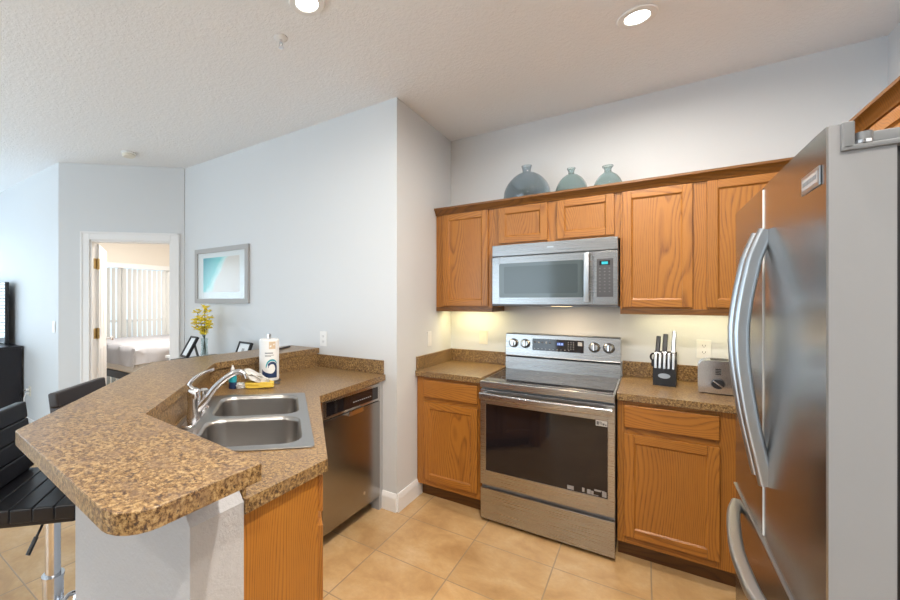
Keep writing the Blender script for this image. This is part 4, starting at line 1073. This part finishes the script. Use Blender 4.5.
# ------------------------------------------------------------------ ceiling fittings
bl = thing('bedroom_fill_light', 'unseen flush dome light added as fill on the bedroom ceiling', 'ceiling light', (-5.3, 3.1, CZ))  # out-of-view fixture added to brighten the bedroom
MB().lathe([(0, -.001), (.17, -.001), (.17, -.02), (0, -.02)], seg=36).build('base', M_WHITEPL, bl)
MB().lathe([(.16, -.0205), (.13, -.07), (.07, -.095), (0, -.10), (0, -.0205)], seg=36).build('dome', emit('fill_dome_glow', (1, .95, .88, 1), 3), bl)
bll = bpy.data.lights.new('bedroom_fill_lamp', 'AREA'); bll.shape = 'DISK'; bll.size = .3; bll.energy = 66; bll.color = (1, .93, .84)  # fill light of the added dome
blo = bpy.data.objects.new('bedroom_fill_lamp', bll); COL.objects.link(blo); blo.location = (-5.3, 3.1, CZ-.11)
M_LENS = emit('downlight_lens', (1, .95, .86, 1), 14)
def downlight(label, x, y, power):
    t = thing('recessed_downlight', label, 'ceiling light', (x, y, CZ), 0, 'recessed ceiling lights')
    MB().lathe([(.052, -.001), (.085, -.001), (.087, -.004), (.083, -.009), (.056, -.011), (.052, -.008)], seg=40).build('trim_ring', M_WHITEPL, t)
    MB().lathe([(0, -.0085), (.0515, -.0075), (.0515, -.002), (0, -.002)], seg=40).build('lens', M_LENS, t)
    l = bpy.data.lights.new('downlight', 'AREA'); l.shape = 'DISK'; l.size = .10; l.energy = power; l.color = (1, .925, .83); l.spread = R(172)
    o = bpy.data.objects.new('downlight', l); COL.objects.link(o); o.location = (x, y, CZ-.014)
WARM = 18
downlight('lit recessed downlight near the middle of the top edge, left of the sprinkler head', -1.308, 1.44, 5.5)
downlight('lit recessed downlight above the range, right one of the two', -.036, 2.479, WARM)
downlight('unseen recessed downlight added as fill behind the viewer near the refrigerator', .50, -.45, 30)  # added fill for the peninsula end and the niche wall
downlight('unseen recessed downlight added as fill above the open kitchen floor', -.10, 1.00, 40)  # added out of view to light the back wall evenly
downlight('unseen recessed downlight added as fill behind the viewer over the rear floor', -1.308, -1.2, 12)  # added out of view for general brightness
sk2 = thing('fire_sprinkler', 'small white fire sprinkler head on the ceiling', 'sprinkler', (-1.60, 1.553, CZ))
MB().lathe([(0, -.001), (.036, -.001), (.036, -.004), (.024, -.010), (.012, -.012), (0, -.012)], seg=28).build('escutcheon', M_WHITEPL, sk2)
mb = MB(); mb.cyl((0, 0, -.012), (0, 0, -.028), .008, seg=14); mb.tube([(-.009, 0, -.026), (-.013, 0, -.038), (0, 0, -.052)], .002, 8, up=(0, 1, 0)); mb.tube([(.009, 0, -.026), (.013, 0, -.038), (0, 0, -.052)], .002, 8, up=(0, 1, 0)); mb.build('nozzle', M_CHROME, sk2)
MB().lathe([(0, -.052), (.014, -.052), (.014, -.054), (0, -.054)], seg=20).build('deflector', M_CHROME, sk2)
sd = thing('smoke_detector', 'round white smoke detector on the ceiling by the doorway wall', 'smoke detector', (-4.03, 1.90, CZ))
MB().lathe([(0, -.001), (.066, -.001), (.068, -.012), (.060, -.016), (0, -.016)], seg=36).build('base', M_WHITEPL, sd)
MB().lathe([(.058, -.0165), (.058, -.03), (.045, -.040), (0, -.042), (0, -.0165)], seg=36).build('cover', M_ALMOND, sd)
